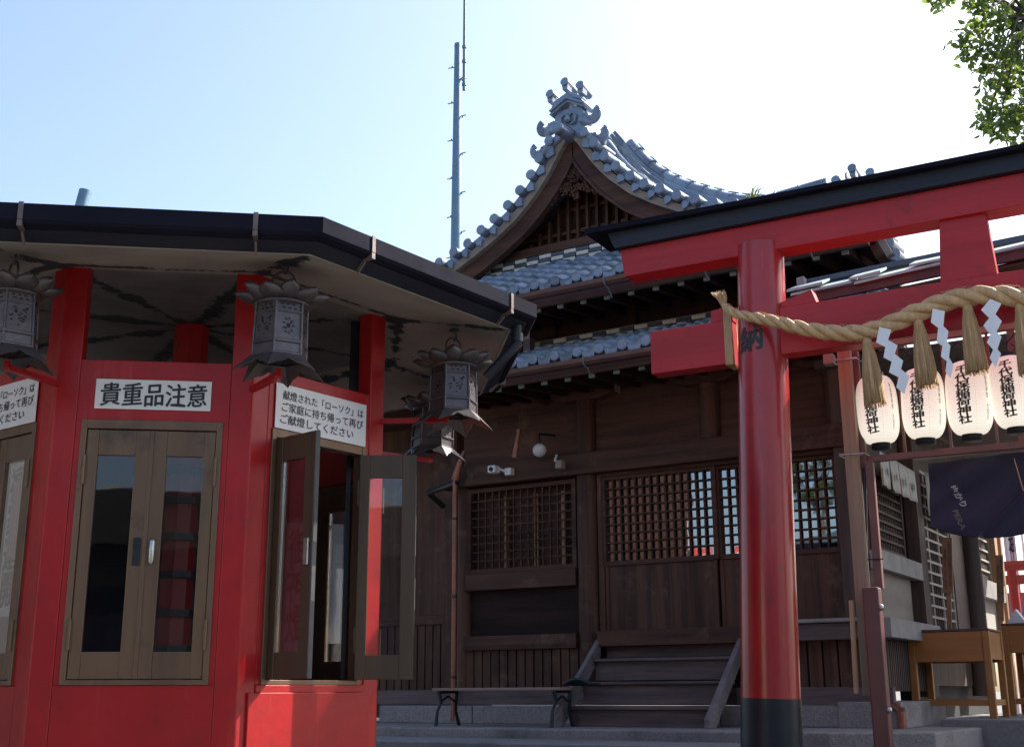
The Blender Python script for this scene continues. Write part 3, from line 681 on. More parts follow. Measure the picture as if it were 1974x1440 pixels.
# zigzag paper streamers
def zig(label, y, quads):
    P = [[T.pix(1400 + a / 3.4286, 480 + b / 3.4286, y=y) for a, b in q] for q in quads]
    o = thing('paper_streamer', label, 'paper streamer', T, tuple(P[0][0]), group='white zigzag paper streamers hanging from the rope')
    b0 = P[0][0]
    for k, q in enumerate(P):
        m = MB(); dy = (-.012, .0, -.012, .0)[k]
        m.add([(p.x - b0.x, dy + (.010 if j in (1, 2) else -.004), p.z - b0.z) for j, p in enumerate(q)], [(0, 1, 2, 3)])
        m.build('folded_paper', PAPERW, o, solid=.0012)
    return o
zig('white zigzag paper between the first and second straw tassels', -.26, (((1015, 520), (1092, 535), (1055, 650), (995, 622)), ((1062, 598), (1130, 635), (1095, 745), (1040, 718)), ((1110, 690), (1170, 740), (1142, 850), (1080, 820)), ((1153, 792), (1208, 838), (1175, 957), (1125, 915))))
zig('white zigzag paper between the second and third straw tassels', -.26, (((1368, 400), (1445, 412), (1432, 545), (1356, 490)), ((1405, 480), (1466, 540), (1450, 655), (1392, 618)), ((1440, 590), (1482, 640), (1468, 752), (1422, 715)), ((1462, 700), (1500, 765), (1480, 850), (1450, 812))))
zig('white zigzag paper between the third and fourth straw tassels', -.26, (((1748, 335), (1820, 362), (1755, 475), (1687, 408)), ((1768, 420), (1820, 475), (1762, 590), (1700, 508)), ((1768, 530), (1820, 580), (1785, 690), (1725, 622)), ((1775, 640), (1815, 690), (1777, 782), (1742, 720))))

# ================================================================ lantern shelter behind the torii
sh = thing('lantern_rack', 'red brown steel rack with rails and bars holding the white paper lanterns', 'rack', T, (0, 0, 0))
LP = .6
post = lambda m, px, py0, py1, y, w_, d_, px2=None: None
def vpost(px, ytop, ybot, y, w_, d_, mt, name='post', parent=None, pxb=None):
    a = T.pix(px, ytop, y=y); b = T.pix(pxb if pxb is not None else px, ybot, y=y)
    m = MB(); x = a.x; xb = b.x if pxb is not None else x
    m.hexa([(xb - w_ / 2, y - d_ / 2, b.z), (xb + w_ / 2, y - d_ / 2, b.z), (xb + w_ / 2, y + d_ / 2, b.z), (xb - w_ / 2, y + d_ / 2, b.z),
            (x - w_ / 2, y - d_ / 2, a.z), (x + w_ / 2, y - d_ / 2, a.z), (x + w_ / 2, y + d_ / 2, a.z), (x - w_ / 2, y + d_ / 2, a.z)])
    return m.build(name, mt, parent, bev=.003)
railz = T.pix(1680, 885, y=LP).z; topz = T.pix(1650, 683, y=LP).z + .02
x_r0 = T.pix(1652, 885, y=LP).x
m = MB(); m.box(x_r0, 3.0, LP - .02, LP + .02, railz - .022, railz + .022); m.build('lower_rail', OLDRED, sh, bev=.003)
m = MB(); m.box(x_r0, 3.0, LP - .02, LP + .02, topz, topz + .045); m.build('upper_rail', OLDRED, sh, bev=.003)
m = MB(); m.box(x_r0, 3.0, LP + .12, LP + .16, topz + .10, topz + .145); m.build('upper_rail', OLDRED, sh, bev=.003)
for px in (1655, 1745, 1835, 1925, 2020, 2110):
    p = T.pix(px, 870, y=LP); m = MB(); m.box(p.x - .008, p.x + .008, LP - .012, LP + .012, railz + .022, topz); m.build('bar', OLDRED, sh)
vpost(1646, 672, 905, LP - .03, .055, .05, OLDRED, 'post', sh)
# spots and box under the rope, left end
m = MB(); a = T.pix(1600, 695, y=LP); m.box(a.x - .035, a.x + .035, LP - .05, LP + .02, a.z - .035, a.z + .035)
o = m.build('floodlight', PALEB, None, bev=.006); place(o, T); tag(o, 'small cream box light under the tie beam beside the rack post', 'light')
# timber post tied to the rack, its foot above the paving
o = vpost(1627, 672, 1340, LP - .10, .086, .07, WOODG if 0 else mat('rough_timber', (.30, .20, .13), (.20, .13, .09), .65, scale=8, stretch=Z_GRAIN, bump=.25), 'timber_post')
place(o, T); tag(o, 'weathered timber post tied upright beside the paper lantern rack', 'post')
for py in (697, 880):
    z = T.pix(1627, py, y=.5).z; x = T.pix(1627, 780, y=.5).x
    m = MB(); m.tube([(x - .046, .455, z), (x - .046, .62, z + .01), (x + .11, .62, z + .015), (x + .11, .452, z + .004), (x - .046, .452, z)], .004, 5); m.tube([(x - .046, .452, z + .012), (x + .11, .450, z - .008)], .003, 5)
    o2 = m.build('binding_wire', STEEL); place(o2, T); tag(o2, 'loop of wire binding the timber post near its %s' % ('top' if py < 800 else 'middle, by the lower rail'), 'wire')
o = thing('bamboo_pole', 'short bamboo pole tied against the lower timber post', 'pole', T)
a = T.pix(1641, 1157, y=.42); b = T.pix(1651, 1336, y=.42)
m = MB(); a.x += 0; m.tube([b, a], .0165, 10)
for u in (.22, .62): p = b.lerp(a, u); m.tube([p - Vector((0, 0, .004)), p + Vector((0, 0, .004))], .019, 10)
m.build('cane', mat('bamboo', (.40, .27, .14), (.32, .2, .1), .45, bump=.05), o)
# front square post
fp = thing('steel_post', 'red brown square steel post with rounded top in front of the lantern rack', 'post', T)
a = T.pix(1681, 1132, y=.4); b = T.pix(1692, 1440, y=.4)
hw = .052; m = MB(); hz = a.z; a.x -= .004
m.box(a.x - hw, a.x + hw, .35, .45, -.0, hz); m.build('column', mat('maroon_steel', (.12, .032, .030), (.09, .024, .025), .42, scale=5, bump=.04, dirt=(.11, .04, .03), dscale=6), fp, bev=.012)
for zz_ in (hz - .13, hz - .75): m = MB(); m.lathe([(0, -.02), (.016, -.015), (.016, .015), (0, .02)], (a.x + hw + .008, .36, zz_), 8); m.build('bolt', STEEL, fp)
o = vpost(1676, 890, 1136, LP - .05, .052, .05, OLDRED, 'post'); place(o, T); tag(o, 'slim red brown post rising from behind the square steel post to the lantern rail', 'post')
# conduit beside it
m = MB(); a = T.pix(1668, 905, y=LP); b = T.pix(1671, 1130, y=LP); m.tube([a, b], .009, 6); z_ = T.pix(1690, 1080, y=LP).z; m.tube([(a.x - .02, LP - .08, z_), (a.x + .09, LP - .08, z_)], .004, 5)
o = m.build('conduit', BLACK); place(o, T); tag(o, 'thin black conduit running down beside the slim red brown post', 'conduit')
# paper lanterns
def make_plantern():
    t = thing('paper_lantern', '', 'lantern')
    Hh = .43; R = .127
    prof = []
    for k in range(25):
        u = k / 24; z = .035 + Hh * u; s_ = abs(2 * u - 1) ** 3.4
        prof.append((R * (1 - s_) ** .5 * .62 + R * .38 if s_ < 1 else R * .38, z))
    prof = [(R * (.45 + .55 * max(0, 1 - abs(2 * k / 40 - 1) ** 3.6) ** .55), .035 + Hh * k / 40) for k in range(41)]
    m = MB(); m.lathe(prof, n=48, caps=False); m.build('paper_shade', LPAPER, t)
    m = MB(); m.lathe([(0, .002), (.052, 0), (.058, .004), (.058, .036), (.062, .040), (.0, .042)], n=28, caps=False); m.build('bottom_ring', BLACK, t)
    m = MB(); m.lathe([(.0, Hh + .03), (.062, Hh + .03), (.058, Hh + .034), (.058, Hh + .058), (.045, Hh + .06), (.0, Hh + .06)], n=28, caps=False); m.build('top_ring', BLACK, t)
    m = MB(); m.tube([(0, 0, Hh + .055), (0, 0, Hh + .115)], .006, 6); m.tube([(.02, 0, Hh + .055), (.05, 0, Hh + .09), (.02, .0, Hh + .12)], .004, 5); m.build('hanger', BLACK, t)
    def rr(z):
        for (r0, z0), (r1, z1) in zip(prof, prof[1:]):
            if z0 <= z <= z1: return r0 + (r1 - r0) * (z - z0) / (z1 - z0)
        return prof[0][0]
    def fn(x, z):
        r = rr(z) + .0015; a = -pi / 2 + x / R; return (r * cos(a), r * sin(a), z)
    m = MB(); letters(m, '千代保稲荷神社', -.058, .022, .085, .425, fn, vertical=True, bold=.034)
    m.build('lettering', INK, t)
    m = MB(); letters(m, '大垣市', .115, .130, .10, .20, fn, vertical=True, bold=0); m.build('lettering', INK, t)
    m = MB(); letters(m, '奉献御神燈', .115, .130, .23, .40, fn, vertical=True, bold=0)
    m.build('lettering', INK, t)
    return t
pl = make_plantern()
PLB = ['paper lantern nearest the torii pillar, its top hidden by a straw tassel', 'second paper lantern from the torii pillar, a straw tassel over its upper half',
       'third paper lantern from the torii pillar, its full column of characters showing', 'paper lantern cut off by the right edge of the photo']
for n_, (px, py0, py1) in enumerate(((1699, 722, 866), (1785, 708, 857), (1875, 694, 850), (1962, 684, 836))):
    o = pl if n_ == 0 else copy_tree(pl)
    p = T.pix(px, py1, y=LP); q = T.pix(px, py0, y=LP)
    place(o, T, (p.x, LP, p.z), rot=radians(2)); s_ = (q.z - p.z) / .475; o.scale = (s_, s_, s_); o.rotation_euler.y = radians((-1, 1.5, 1.0, -.5)[n_])
    o['label'] = PLB[n_]; o['group'] = 'paper lanterns hanging in a row on the rack'
m = MB()
for k in range(14):
    x = -.0 + .45 + k * .12; rnd = random.Random(k); m.tube([(x, LP + .05, topz - .01), (x + .05, LP + .07, topz - .06 - rnd.random() * .03), (x + .12, LP + .05, topz - .01)], .005, 5)
o = m.build('cable', BLACK); place(o, T); tag(o, 'black cable looping behind the paper lanterns along the upper rail', 'cable')

# low roof behind the lantern rack
rf = thing('rack_roof', 'low sheet-metal roof with sunlit sheet edges behind the torii tie beam', 'roof', T)
RYB = 1.05
def strip(px0, py0, px1, py1, y, th, dp, mt, name, z_add=0):
    a = T.pix(px0, py0, y=y); b = T.pix(px1, py1, y=y); L_ = (b - a); 
    m = MB(); k = 1.0 if px1 < 1974 else 1.9; b = a + L_ * k
    m.hexa([(a.x, y, a.z - th), (b.x, y, b.z - th), (b.x, y + dp, b.z - th + z_add), (a.x, y + dp, a.z - th + z_add), (a.x, y, a.z), (b.x, y, b.z), (b.x, y + dp, b.z + z_add), (a.x, y + dp, a.z + z_add)])
    return m.build(name, mt, rf, bev=.002)
strip(1546, 540, 1974, 452, RYB + .45, .045, .12, TILED, 'ridge_board')
strip(1540, 556, 1974, 468, RYB + .38, .10, .05, mat('slate_board', (.07, .085, .11), (.05, .06, .08), .5), 'ridge_side')
strip(1535, 536, 1549, 532, RYB + .36, .16, .24, LEDGE, 'ridge_end')
SHT = mat('roof_sheet', (.44, .54, .51), (.33, .41, .39), .5, spec=.2)
for (x0, y0, x1, y1) in ((1516, 559, 1585, 543), (1524, 566, 1640, 541), (1636, 536, 1697, 521), (1646, 544, 1820, 503), (1752, 510, 1830, 494), (1822, 505, 1974, 470)):
    strip(x0, y0, x1, y1, RYB + .02, .020, .24, SHT, 'roof_sheet', .10)
strip(1518, 574, 1974, 478, RYB + .05, .075, .03, mat('rusty_fascia', (.11, .05, .045), (.07, .035, .035), .6, dirt=(.04, .02, .02)), 'fascia')
strip(1570, 590, 1974, 500, RYB + .12, .10, .03, mat('dim_board', (.05, .025, .03), (.035, .02, .022), .6), 'fascia')
strip(1530, 596, 1974, 505, RYB - .02, .012, .9, WOOD, 'soffit')
m = MB()
for x in (1.4, 2.9): m.box(x, x + .05, RYB + .30, RYB + .35, 0, 3.3)
m.build('support', OLDRED, rf)
for sx in (.05, 1.4, 2.9): pass

# navy cloth strung under the rack
nv = thing('navy_banner', 'dark navy cloth strung under the lantern rack with small white lettering', 'banner', T)
NY = .75
n00 = T.pix(1790, 893, y=NY); n10 = T.pix(1990, 870, y=NY); n01 = T.pix(1794, 1016, y=NY); n11 = T.pix(1990, 1024, y=NY)
def cloth(u, v):
    a = n00.lerp(n10, u); b = n01.lerp(n11, u); p = a.lerp(b, v)
    s_ = 4 * u * (1 - u)
    z = p.z - .035 * (1 - v) * (1 - min(1, u * 3)) * (u * 3 if u < .33 else 0) - .06 * s_ * v * (1 if u > .1 else u * 10) 
    d = .018 * sin(9 * (v + .9 * (u - .4) ** 2)) * (.3 + .7 * u) + .010 * sin(22 * (v * .6 + u * .5)) + .05 * math.exp(-((v - (1.05 - 1.15 * (u - .45))) / .035) ** 2) * (1 if u > .42 else 0)
    return (p.x, NY - d - .03 * s_, z)
m = MB(); m.grid(cloth, 60, 44); m.build('cloth', NAVY, nv, solid=.002)
WL = mat('pale_lettering', (.42, .40, .40), bump=0)
def on(x, z):
    u, v = x, 1 - z; p = cloth(u, v); return (p[0], p[1] - .006, p[2])
def tx(body, u0, v0, u1, v1, hh, bold):   # text running along a slanted line
    vs, fs, asp = textgeo(body, bold, False); m = MB(); dx, dy = u1 - u0, v1 - v0
    out = []
    for a, b in vs:
        uu = u0 + dx * a + (-dy) * 0 + hh * b; vv = v0 + dy * a + (-hh * .35) * b * 1.2; out.append(on(uu, 1 - vv))
    m.add(out, fs); return m
tx('PERA', .225, .68, .315, .93, .055, .02).build('lettering', mat('dim_lettering', (.16, .14, .14), bump=0), nv)
tx('ゆかり', .205, .36, .31, .63, .07, .04).build('lettering', WL, nv)
tx('企画', .50, .93, .50, 1.02, .035, .02).build('lettering', mat('dim_lettering', (.16, .14, .14), bump=0), nv)
PURP = mat('purple_fold', (.10, .05, .13), (.08, .04, .10), .7)
o = thing('wooden_pole', 'pale wooden pole carrying the top edge of the navy cloth', 'pole', T)
a = T.pix(1690, 893, y=NY + .02); b = T.pix(1974, 863, y=NY + .02); m = MB(); m.tube([a + Vector((.25, 0, .0)), b + (b - a) * .6], .014, 10); m.build('shaft', PALEB, o)
m = MB(); p = T.pix(1955, 884, y=NY - .03); q = T.pix(1973, 946, y=NY - .05); m.tube([p, q], .003, 5); o2 = m.build('string', STRAW); place(o2, T); tag(o2, 'thin yellow string hanging over the navy cloth', 'string')
o = thing('fluorescent_lamp', 'small white tube lamp above the navy cloth', 'lamp', T)
p = T.pix(1925, 890, y=NY + .15); m = MB(); m.box(p.x - .07, p.x + .07, p.y - .02, p.y + .02, p.z - .0, p.z + .03); m.build('housing', WHITE, o)
m = MB(); m.tube([(p.x - .055, p.y, p.z - .012), (p.x + .055, p.y, p.z - .012)], .010, 8); 
tb, N_, L_, P_ = newmat('lit_tube'); P_.inputs['Emission Color'].default_value = (.7, .8, 1, 1); P_.inputs['Emission Strength'].default_value = 1.2; m.build('tube', tb, o)
# ================================================================ shrine hall
hall = thing('shrine_hall', 'dark timber shrine hall with tiled curved gable roof and lattice windows', 'building', H)
def hb(name, mt, x0, x1, y0, y1, z0, z1, bev=.006, parent=None): return B(x0, x1, y0, y1, z0, z1).build(name, mt, parent or hall, bev=bev)
HX0, HX1 = -1.5, 2.56
# foundation + walls
hb('base_beam', WOODL, HX0 - 1.3, HX1 + .05, -.16, .10, .44, .58)
hb('wall', WOOD, HX0 - .02, HX1 + .0, .10, .16, .58, 3.6, 0)
hb('wall', WOODV, -5.5, HX0 - .02, .55, .60, .3, 4.1, 0)
hb('eave_board', WOOD, -5.5, HX0 + .1, -.5, .6, 3.42, 3.47, 0)
hb('side_beam', WOOD, -5.5, HX0 - .02, .50, .56, 1.25, 1.35)
hb('side_post', WOODV, HX0 - .50, HX0 - .34, .40, .56, .3, 3.4)
m = MB()
for k in range(40): x = -5.4 + k * .1; m.box(x, x + .085, .52, .55, .45, 1.25) if x < HX0 - .1 else None
m.build('slat', WOODV, hall)
# posts
def rpost(x, r, z0, z1, y=0): m = MB(); m.tube([(x, y, z0), (x, y, z1)], r, 20); return m.build('post', WOODV, hall)
for x, r in ((-1.46, .075), (-.05, .105)): rpost(x, r, .5, 2.62)
hb('post', WOODG, 2.38, 2.56, -.10, .08, .5, 3.3)
for x in (-.05, 1.235, 2.4): rpost(x, .092, 2.78, 3.36)
# bracket arms above the struts
for x in (-.05, 1.235, 2.4):
    m = MB(); m.prism([(x - .36, 3.40), (x - .33, 3.345), (x - .2, 3.30), (x + .2, 3.30), (x + .33, 3.345), (x + .36, 3.40)], -.10, .02); m.build('bracket_arm', WOOD, hall, bev=.004)
    m = MB(); m.box(x + .365, x + .375, -.09, .01, 3.34, 3.42); m.build('arm_tip', PALEB, hall)
hb('upper_wall', WOOD, HX0, HX1, .03, .07, 2.76, 3.62, 0)
hb('purlin', WOOD, HX0 - .2, HX1 + .5, -.12, .02, 3.405, 3.55)
hb('lintel_beam', WOOD, HX0 - .2, HX1 - .0, -.14, .06, 2.565, 2.77)
# shadow boards left of the first window
# window 1 (left)
def lattice(x0, x1, z0, z1, nx, nz, y, bw=.014, parent=hall, mt=WOOD, fr=.045, glass=True, T_=None, label=None):
    f = MB(); f.T = T_
    f.box(x0 - fr, x0, y - .03, y + .03, z0 - fr, z1 + fr); f.box(x1, x1 + fr, y - .03, y + .03, z0 - fr, z1 + fr)
    f.box(x0, x1, y - .028, y + .028, z1, z1 + fr); f.box(x0, x1, y - .028, y + .028, z0 - fr, z0)
    w_ = f.build('lattice_window', mt, parent, bev=.003)
    m = MB(); m.T = T_
    for k in range(1, nx): x = x0 + (x1 - x0) * k / nx; m.box(x - bw / 2, x + bw / 2, y - .016, y + .004, z0, z1)
    for k in range(1, nz): z = z0 + (z1 - z0) * k / nz; m.box(x0, x1, y - .012, y + .008, z - bw / 2, z + bw / 2)
    m.build('lattice', mt, w_)
    if glass: m = MB(); m.T = T_; m.box(x0, x1, y + .018, y + .022, z0, z1); m.build('glass', GLASSH, w_)
    return w_
w1 = lattice(-1.36, -.20, 1.735, 2.50, 14, 9, -.02, glass=False)
for x in (-.98, -.64, -.33): B(x - .022, x + .022, .02, .05, 1.74, 2.45).build('inner_post', PINE, w1)
hb('window_sill', WOOD, -1.40, -.15, -.09, .05, 1.525, 1.685)
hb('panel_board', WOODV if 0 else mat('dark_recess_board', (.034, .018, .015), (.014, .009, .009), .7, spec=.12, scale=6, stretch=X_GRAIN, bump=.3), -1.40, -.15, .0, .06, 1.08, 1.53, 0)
hb('rail', WOOD, -1.40, -.15, -.10, .04, .95, 1.085)
m = MB()
n = 13
for k in range(n): x = -1.40 + 1.26 * k / n; m.box(x, x + 1.26 / n - .014, -.055, -.03, .585, .95)
m.build('slat', WOODV, hall, bev=.003)
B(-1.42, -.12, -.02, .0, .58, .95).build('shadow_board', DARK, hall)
# window 2 with doors beneath
hb('window_post', WOODV, .065, .125, -.03, .06, 1.08, 2.57)
hb('head_rail', WOOD, .125, 2.38, -.05, .05, 2.53, 2.575)
lattice(.15, 1.225, 1.735, 2.50, 14, 9, 0); lattice(1.29, 2.33, 1.735, 2.50, 13, 9, .03)
def doorpanel(x0, x1, y):
    d = MB(); st = .035
    d.box(x0, x1, y, y + .03, 1.10, 1.69); o = d.build('door', WOODV, hall)
    for a in (x0, x1 - st): B(a, a + st, y - .012, y - .0005, 1.10, 1.69).build('stile', WOODV, o, bev=.003)
    m = MB(); 
    for k in range(1, 5): x = x0 + (x1 - x0) * k / 5; m.box(x - .002, x + .002, y - .001, y + .001, 1.12, 1.69)
    m.build('board_joint', DARK, o)
doorpanel(.13, 1.24, -.005); doorpanel(1.26, 2.36, .02)
hb('threshold', WOOD, .10, 2.40, -.16, .03, .955, 1.095)
# ledge + slats right of the stairs
hb('ledge', WOODL, 1.60, 2.75, -.30, -.16, .955, 1.09)
B(1.55, 2.70, -.34, -.05, 1.093, 1.125).build('ledge_board', LEDGE, hall, bev=.008)
m = MB()
for k in range(9): x = 1.55 + .128 * k; m.box(x, x + .112, -.14, -.115, .575, .96)
m.build('slat', WOODV, hall, bev=.003)
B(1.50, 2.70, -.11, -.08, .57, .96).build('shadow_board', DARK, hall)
hb('base_beam', WOODL, 1.45, 2.76, -.24, -.165, .44, .585)
# foundation stones
m = MB()
for x0, x1 in ((-2.3, -1.2), (-1.19, .0), (.01, 1.3), (1.31, 2.4), (2.41, 2.85)): m.box(x0, x1, -.26, .2, .27, .435)
m.build('foundation_stone', STONE, hall, bev=.01)

# ---- tiled roof surfaces
def tiles(x0, x1, yo, zo, yi, zi, pitch=.225, course=.215, T_=None, curve=0):
    m = MB(); m.T = T_
    L_ = sqrt((yi - yo) ** 2 + (zi - zo) ** 2); nc = max(1, int(round(L_ / course))); nx = int(round((x1 - x0) / pitch)); SUB = 8
    ny, nz = -(zi - zo) / L_ * -1, (yi - yo) / L_
    nrm = Vector((0, -(zi - zo) / L_, (yi - yo) / L_))
    def wave(u): u = u % 1.0; return .040 * (.5 + .5 * cos(2 * pi * (u - .18))) ** 1.5 + .008 * cos(2 * pi * u)
    for c in range(nc):
        rows = [(c / nc, .0), (c / nc, .030), ((c + 1) / nc, .004)]
        vs = []
        for s_, lift in rows:
            for i in range(nx * SUB + 1):
                x = x0 + (x1 - x0) * i / (nx * SUB); h = wave(i / SUB) + lift
                sg = -curve * 4 * s_ * (1 - s_)
                vs.append((x, yo + (yi - yo) * s_ + nrm.y * (h + sg), zo + (zi - zo) * s_ + nrm.z * (h + sg)))
        W_ = nx * SUB + 1
        m.add(vs, [(r * W_ + i, r * W_ + i + 1, (r + 1) * W_ + i + 1, (r + 1) * W_ + i) for r in range(2) for i in range(W_ - 1)], True)
        for f_ in range(len(m.sm) - 2 * (W_ - 1), len(m.sm) - (W_ - 1)): m.sm[f_] = False
    # eave tiles: round ends and hanging fronts
    for i in range(nx):
        x = x0 + pitch_(x0, x1, nx) * (i + .18)
        c_ = Vector((x, yo - .022, zo + .018)); m.tube([c_ + Vector((0, .09, .02)), c_], .046, 14); m.tube([c_ + Vector((0, .0, 0)), c_ - Vector((0, .006, 0))], [.046, .036], 14)
        xa = x + .045; xb = x + pitch_(x0, x1, nx) - .045
        m.prism([(xa, zo + .02), (xa + .01, zo - .03), ((xa + xb) / 2, zo - .048), (xb - .01, zo - .03), (xb, zo + .02), ((xa + xb) / 2, zo - .0)], yo - .016, yo + .03)
    return m
def pitch_(x0, x1, nx): return (x1 - x0) / nx
def gutter(x0, x1, y, z, name='gutter', step=.98, first=.2):
    m = MB(); pr = [(y - .055, z + .018), (y - .052, z - .02), (y - .03, z - .045), (y + .02, z - .048), (y + .045, z - .02), (y + .045, z + .03), (y + .037, z + .03), (y + .037, z - .015), (y - .045, z - .015), (y - .048, z + .018)]
    n = len(pr); m.add([(x0, a, b) for a, b in pr] + [(x1, a, b) for a, b in pr], [(i, (i + 1) % n, (i + 1) % n + n, i + n) for i in range(n)] + [tuple(range(n))[::-1], tuple(range(n, 2 * n))])
    g = m.build(name, GUTTER, hall); x = x0 + first
    while x < x1:
        m = MB(); m.tube([(x, y - .058, z + .045), (x, y - .058, z - .02), (x, y - .03, z - .052), (x + .0, y + .03, z - .06), (x + .01, y + .08, z - .14)], .008, 5)
        m.build('hanger', mat('verdigris', (.13, .20, .19), (.09, .13, .13), .6), g); x += step
    return g
def eave(x0, x1, yo, yi, z, rise, mt=WOODD):
    B(x0, x1, yo + .05, yo + .10, z - .10, z + .02).build('fascia', GUTTER, hall)
    m = MB(); m.hexa([(x0, yo + .06, z - .04), (x1, yo + .06, z - .04), (x1, yi, z + rise - .04), (x0, yi, z + rise - .04), (x0, yo + .06, z - .0), (x1, yo + .06, z - .0), (x1, yi, z + rise), (x0, yi, z + rise)]); m.build('eave_board', mt, hall)
    n = int((x1 - x0) / .245); gm = mat('pale_green_paint', (.20, .26, .25), (.14, .18, .18), .6)
    for k in range(n):
        x = x0 + .1 + .245 * k; m = MB(); tip = MB()
        m.beam((x, yo + .13, z - .09), (x, yi, z - .09 + rise * .95), .055, .07)
        tip.box(x - .0285, x + .0285, yo + .112, yo + .132, z - .128, z - .052)
        tip.build('rafter_tip', gm, m.build('rafter', mt, hall))
# lower roof
g1 = H.pix(941, 738, y=-1.1); g2 = H.pix(1251, 677, y=-1.1); zg = (g1.z + g2.z) / 2 + .035
LX0 = -.50; LX1 = 3.1
gutter(LX0 - .03, LX1, -1.15, zg - .018, first=.12)
lz_i = H.pix(1100, 668, y=.02).z
tiles(LX0, LX0 + 16 * .225, -1.06, zg + .075, .02, lz_i).build('tile_roof', TILE, hall)
eave(LX0 - .8, LX1, -1.06, .02, zg + .01, .12)
B(LX0 - .02, LX0 + .02, -1.0, .02, zg - .05, zg + .1).build('verge_board', OLDB, hall)
# ridge course of pale and dark flat tiles
def checker(x0, x1, y, z, rows=2, w_=.15, h_=.042, parent=hall, st=.04, rise=0):
    a = MB(); b = MB(); n = int((x1 - x0) / w_) + 1
    for r in range(rows):
        for k in range(n):
            xa = x0 + k * w_ + (w_ / 2 if r % 2 else 0) * 0; zz0 = z + r * (h_ + .008)
            mm = a if (k + r) % 2 else b
            mm.box(xa + .004, xa + w_ - .004, y - st * .0 - .03 + .012 * r, y + .12, zz0, zz0 + h_)
    a.build('ridge_tile', TILEP, parent, bev=.006); b.build('ridge_tile', TILED, parent, bev=.006)
    B(x0, x1, y + .02, y + .2, z - .03, z + rows * (h_ + .008) + .01).build('ridge_bedding', PALEB, parent)
checker(-.70, 3.0, .0, lz_i + .0, 2)
# upper storey
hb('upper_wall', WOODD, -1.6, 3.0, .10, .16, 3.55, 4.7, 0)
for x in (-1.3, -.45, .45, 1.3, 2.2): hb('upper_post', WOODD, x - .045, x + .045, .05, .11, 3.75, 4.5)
hb('corner_post', mat('plum_post', (.16, .13, .15), (.1, .08, .1), .5), LX0 - .14, LX0 - .06, -.2, -.1, lz_i - .22, lz_i + .1)
g3 = H.pix(1019, 585, y=-.9); g4 = H.pix(1212, 531, y=-.9); zu = (g3.z + g4.z) / 2 + .03
UX0, UX1 = -1.72, 3.0
gutter(UX0, UX1, -.95, zu - .018, first=.55, step=.93)
uz_i = H.pix(1059, 514, y=.2).z
tiles(UX0, UX0 + 21 * .225, -.86, zu + .085, .22, uz_i, course=.20).build('tile_roof', TILE, hall)
eave(UX0, UX1, -.86, .14, zu + .01, .12)
checker(-1.75, 2.9, .24, uz_i + .02, 3, w_=.15)
# ---- front gable
GC = -.17; GY = 0.0
CV = [(0, 6.27), (.1, 6.17), (.18, 6.06), (.285, 5.89), (.4, 5.735), (.5, 5.62), (.7, 5.435), (.95, 5.27), (1.2, 5.135), (1.44, 5.02), (1.7, 4.93), (1.95, 4.87)]
def cz(d):
    d = abs(d)
    for (a, b), (c, e) in zip(CV, CV[1:]):
        if d <= c: return b + (e - b) * (d - a) / (c - a)
    return CV[-1][1]
def arc(n=40, dmax=1.80):
    out = []
    for i in range(n + 1): out.append((dmax * (i / n) ** 1.15))
    return out
def cnorm(d):
    e = .06; t = Vector((2 * e, cz(d + e) - cz(max(0, d - e)) if d > e else (cz(d + e) - cz(0)) * 2 * e / (e + d) )); t.normalize(); return Vector((-t.y, t.x))
def band(side, o0, o1, y0, y1, name, mt, parent, dmax=1.80, T_=None, gc=GC, bev=0, d0=0.0):
    m = MB(); m.T = T_; ds = [d0 + x * (dmax - d0) / dmax for x in arc(40, dmax)]; vs = []
    for d in ds:
        n_ = cnorm(d); z = cz(d)
        q = []
        for o_ in (o0, o1):
            x = d + n_.x * o_; zz_ = z + n_.y * o_
            if x < 0: zz_ = zz_ + x * (n_.x / max(n_.y, .2)) * -1 * 0; x = 0
            q.append((gc + side * x, zz_))
        vs += [(q[0][0], y0, q[0][1]), (q[0][0], y1, q[0][1]), (q[1][0], y1, q[1][1]), (q[1][0], y0, q[1][1])]
    n = len(ds); fs = [(0, 1, 2, 3), (4 * n - 1, 4 * n - 2, 4 * n - 3, 4 * n - 4)]
    for i in range(n - 1):
        for k in range(4): fs.append((i * 4 + k, i * 4 + 4 + k, i * 4 + 4 + (k + 1) % 4, i * 4 + (k + 1) % 4))
    if side < 0: fs = [f[::-1] for f in fs]
    m.add(vs, fs); return m.build(name, mt, parent, bev=bev)
def pt(side, d, o_, y, gc=GC): n_ = cnorm(d); return Vector((gc + side * (d + n_.x * o_), y, cz(d) + n_.y * o_))
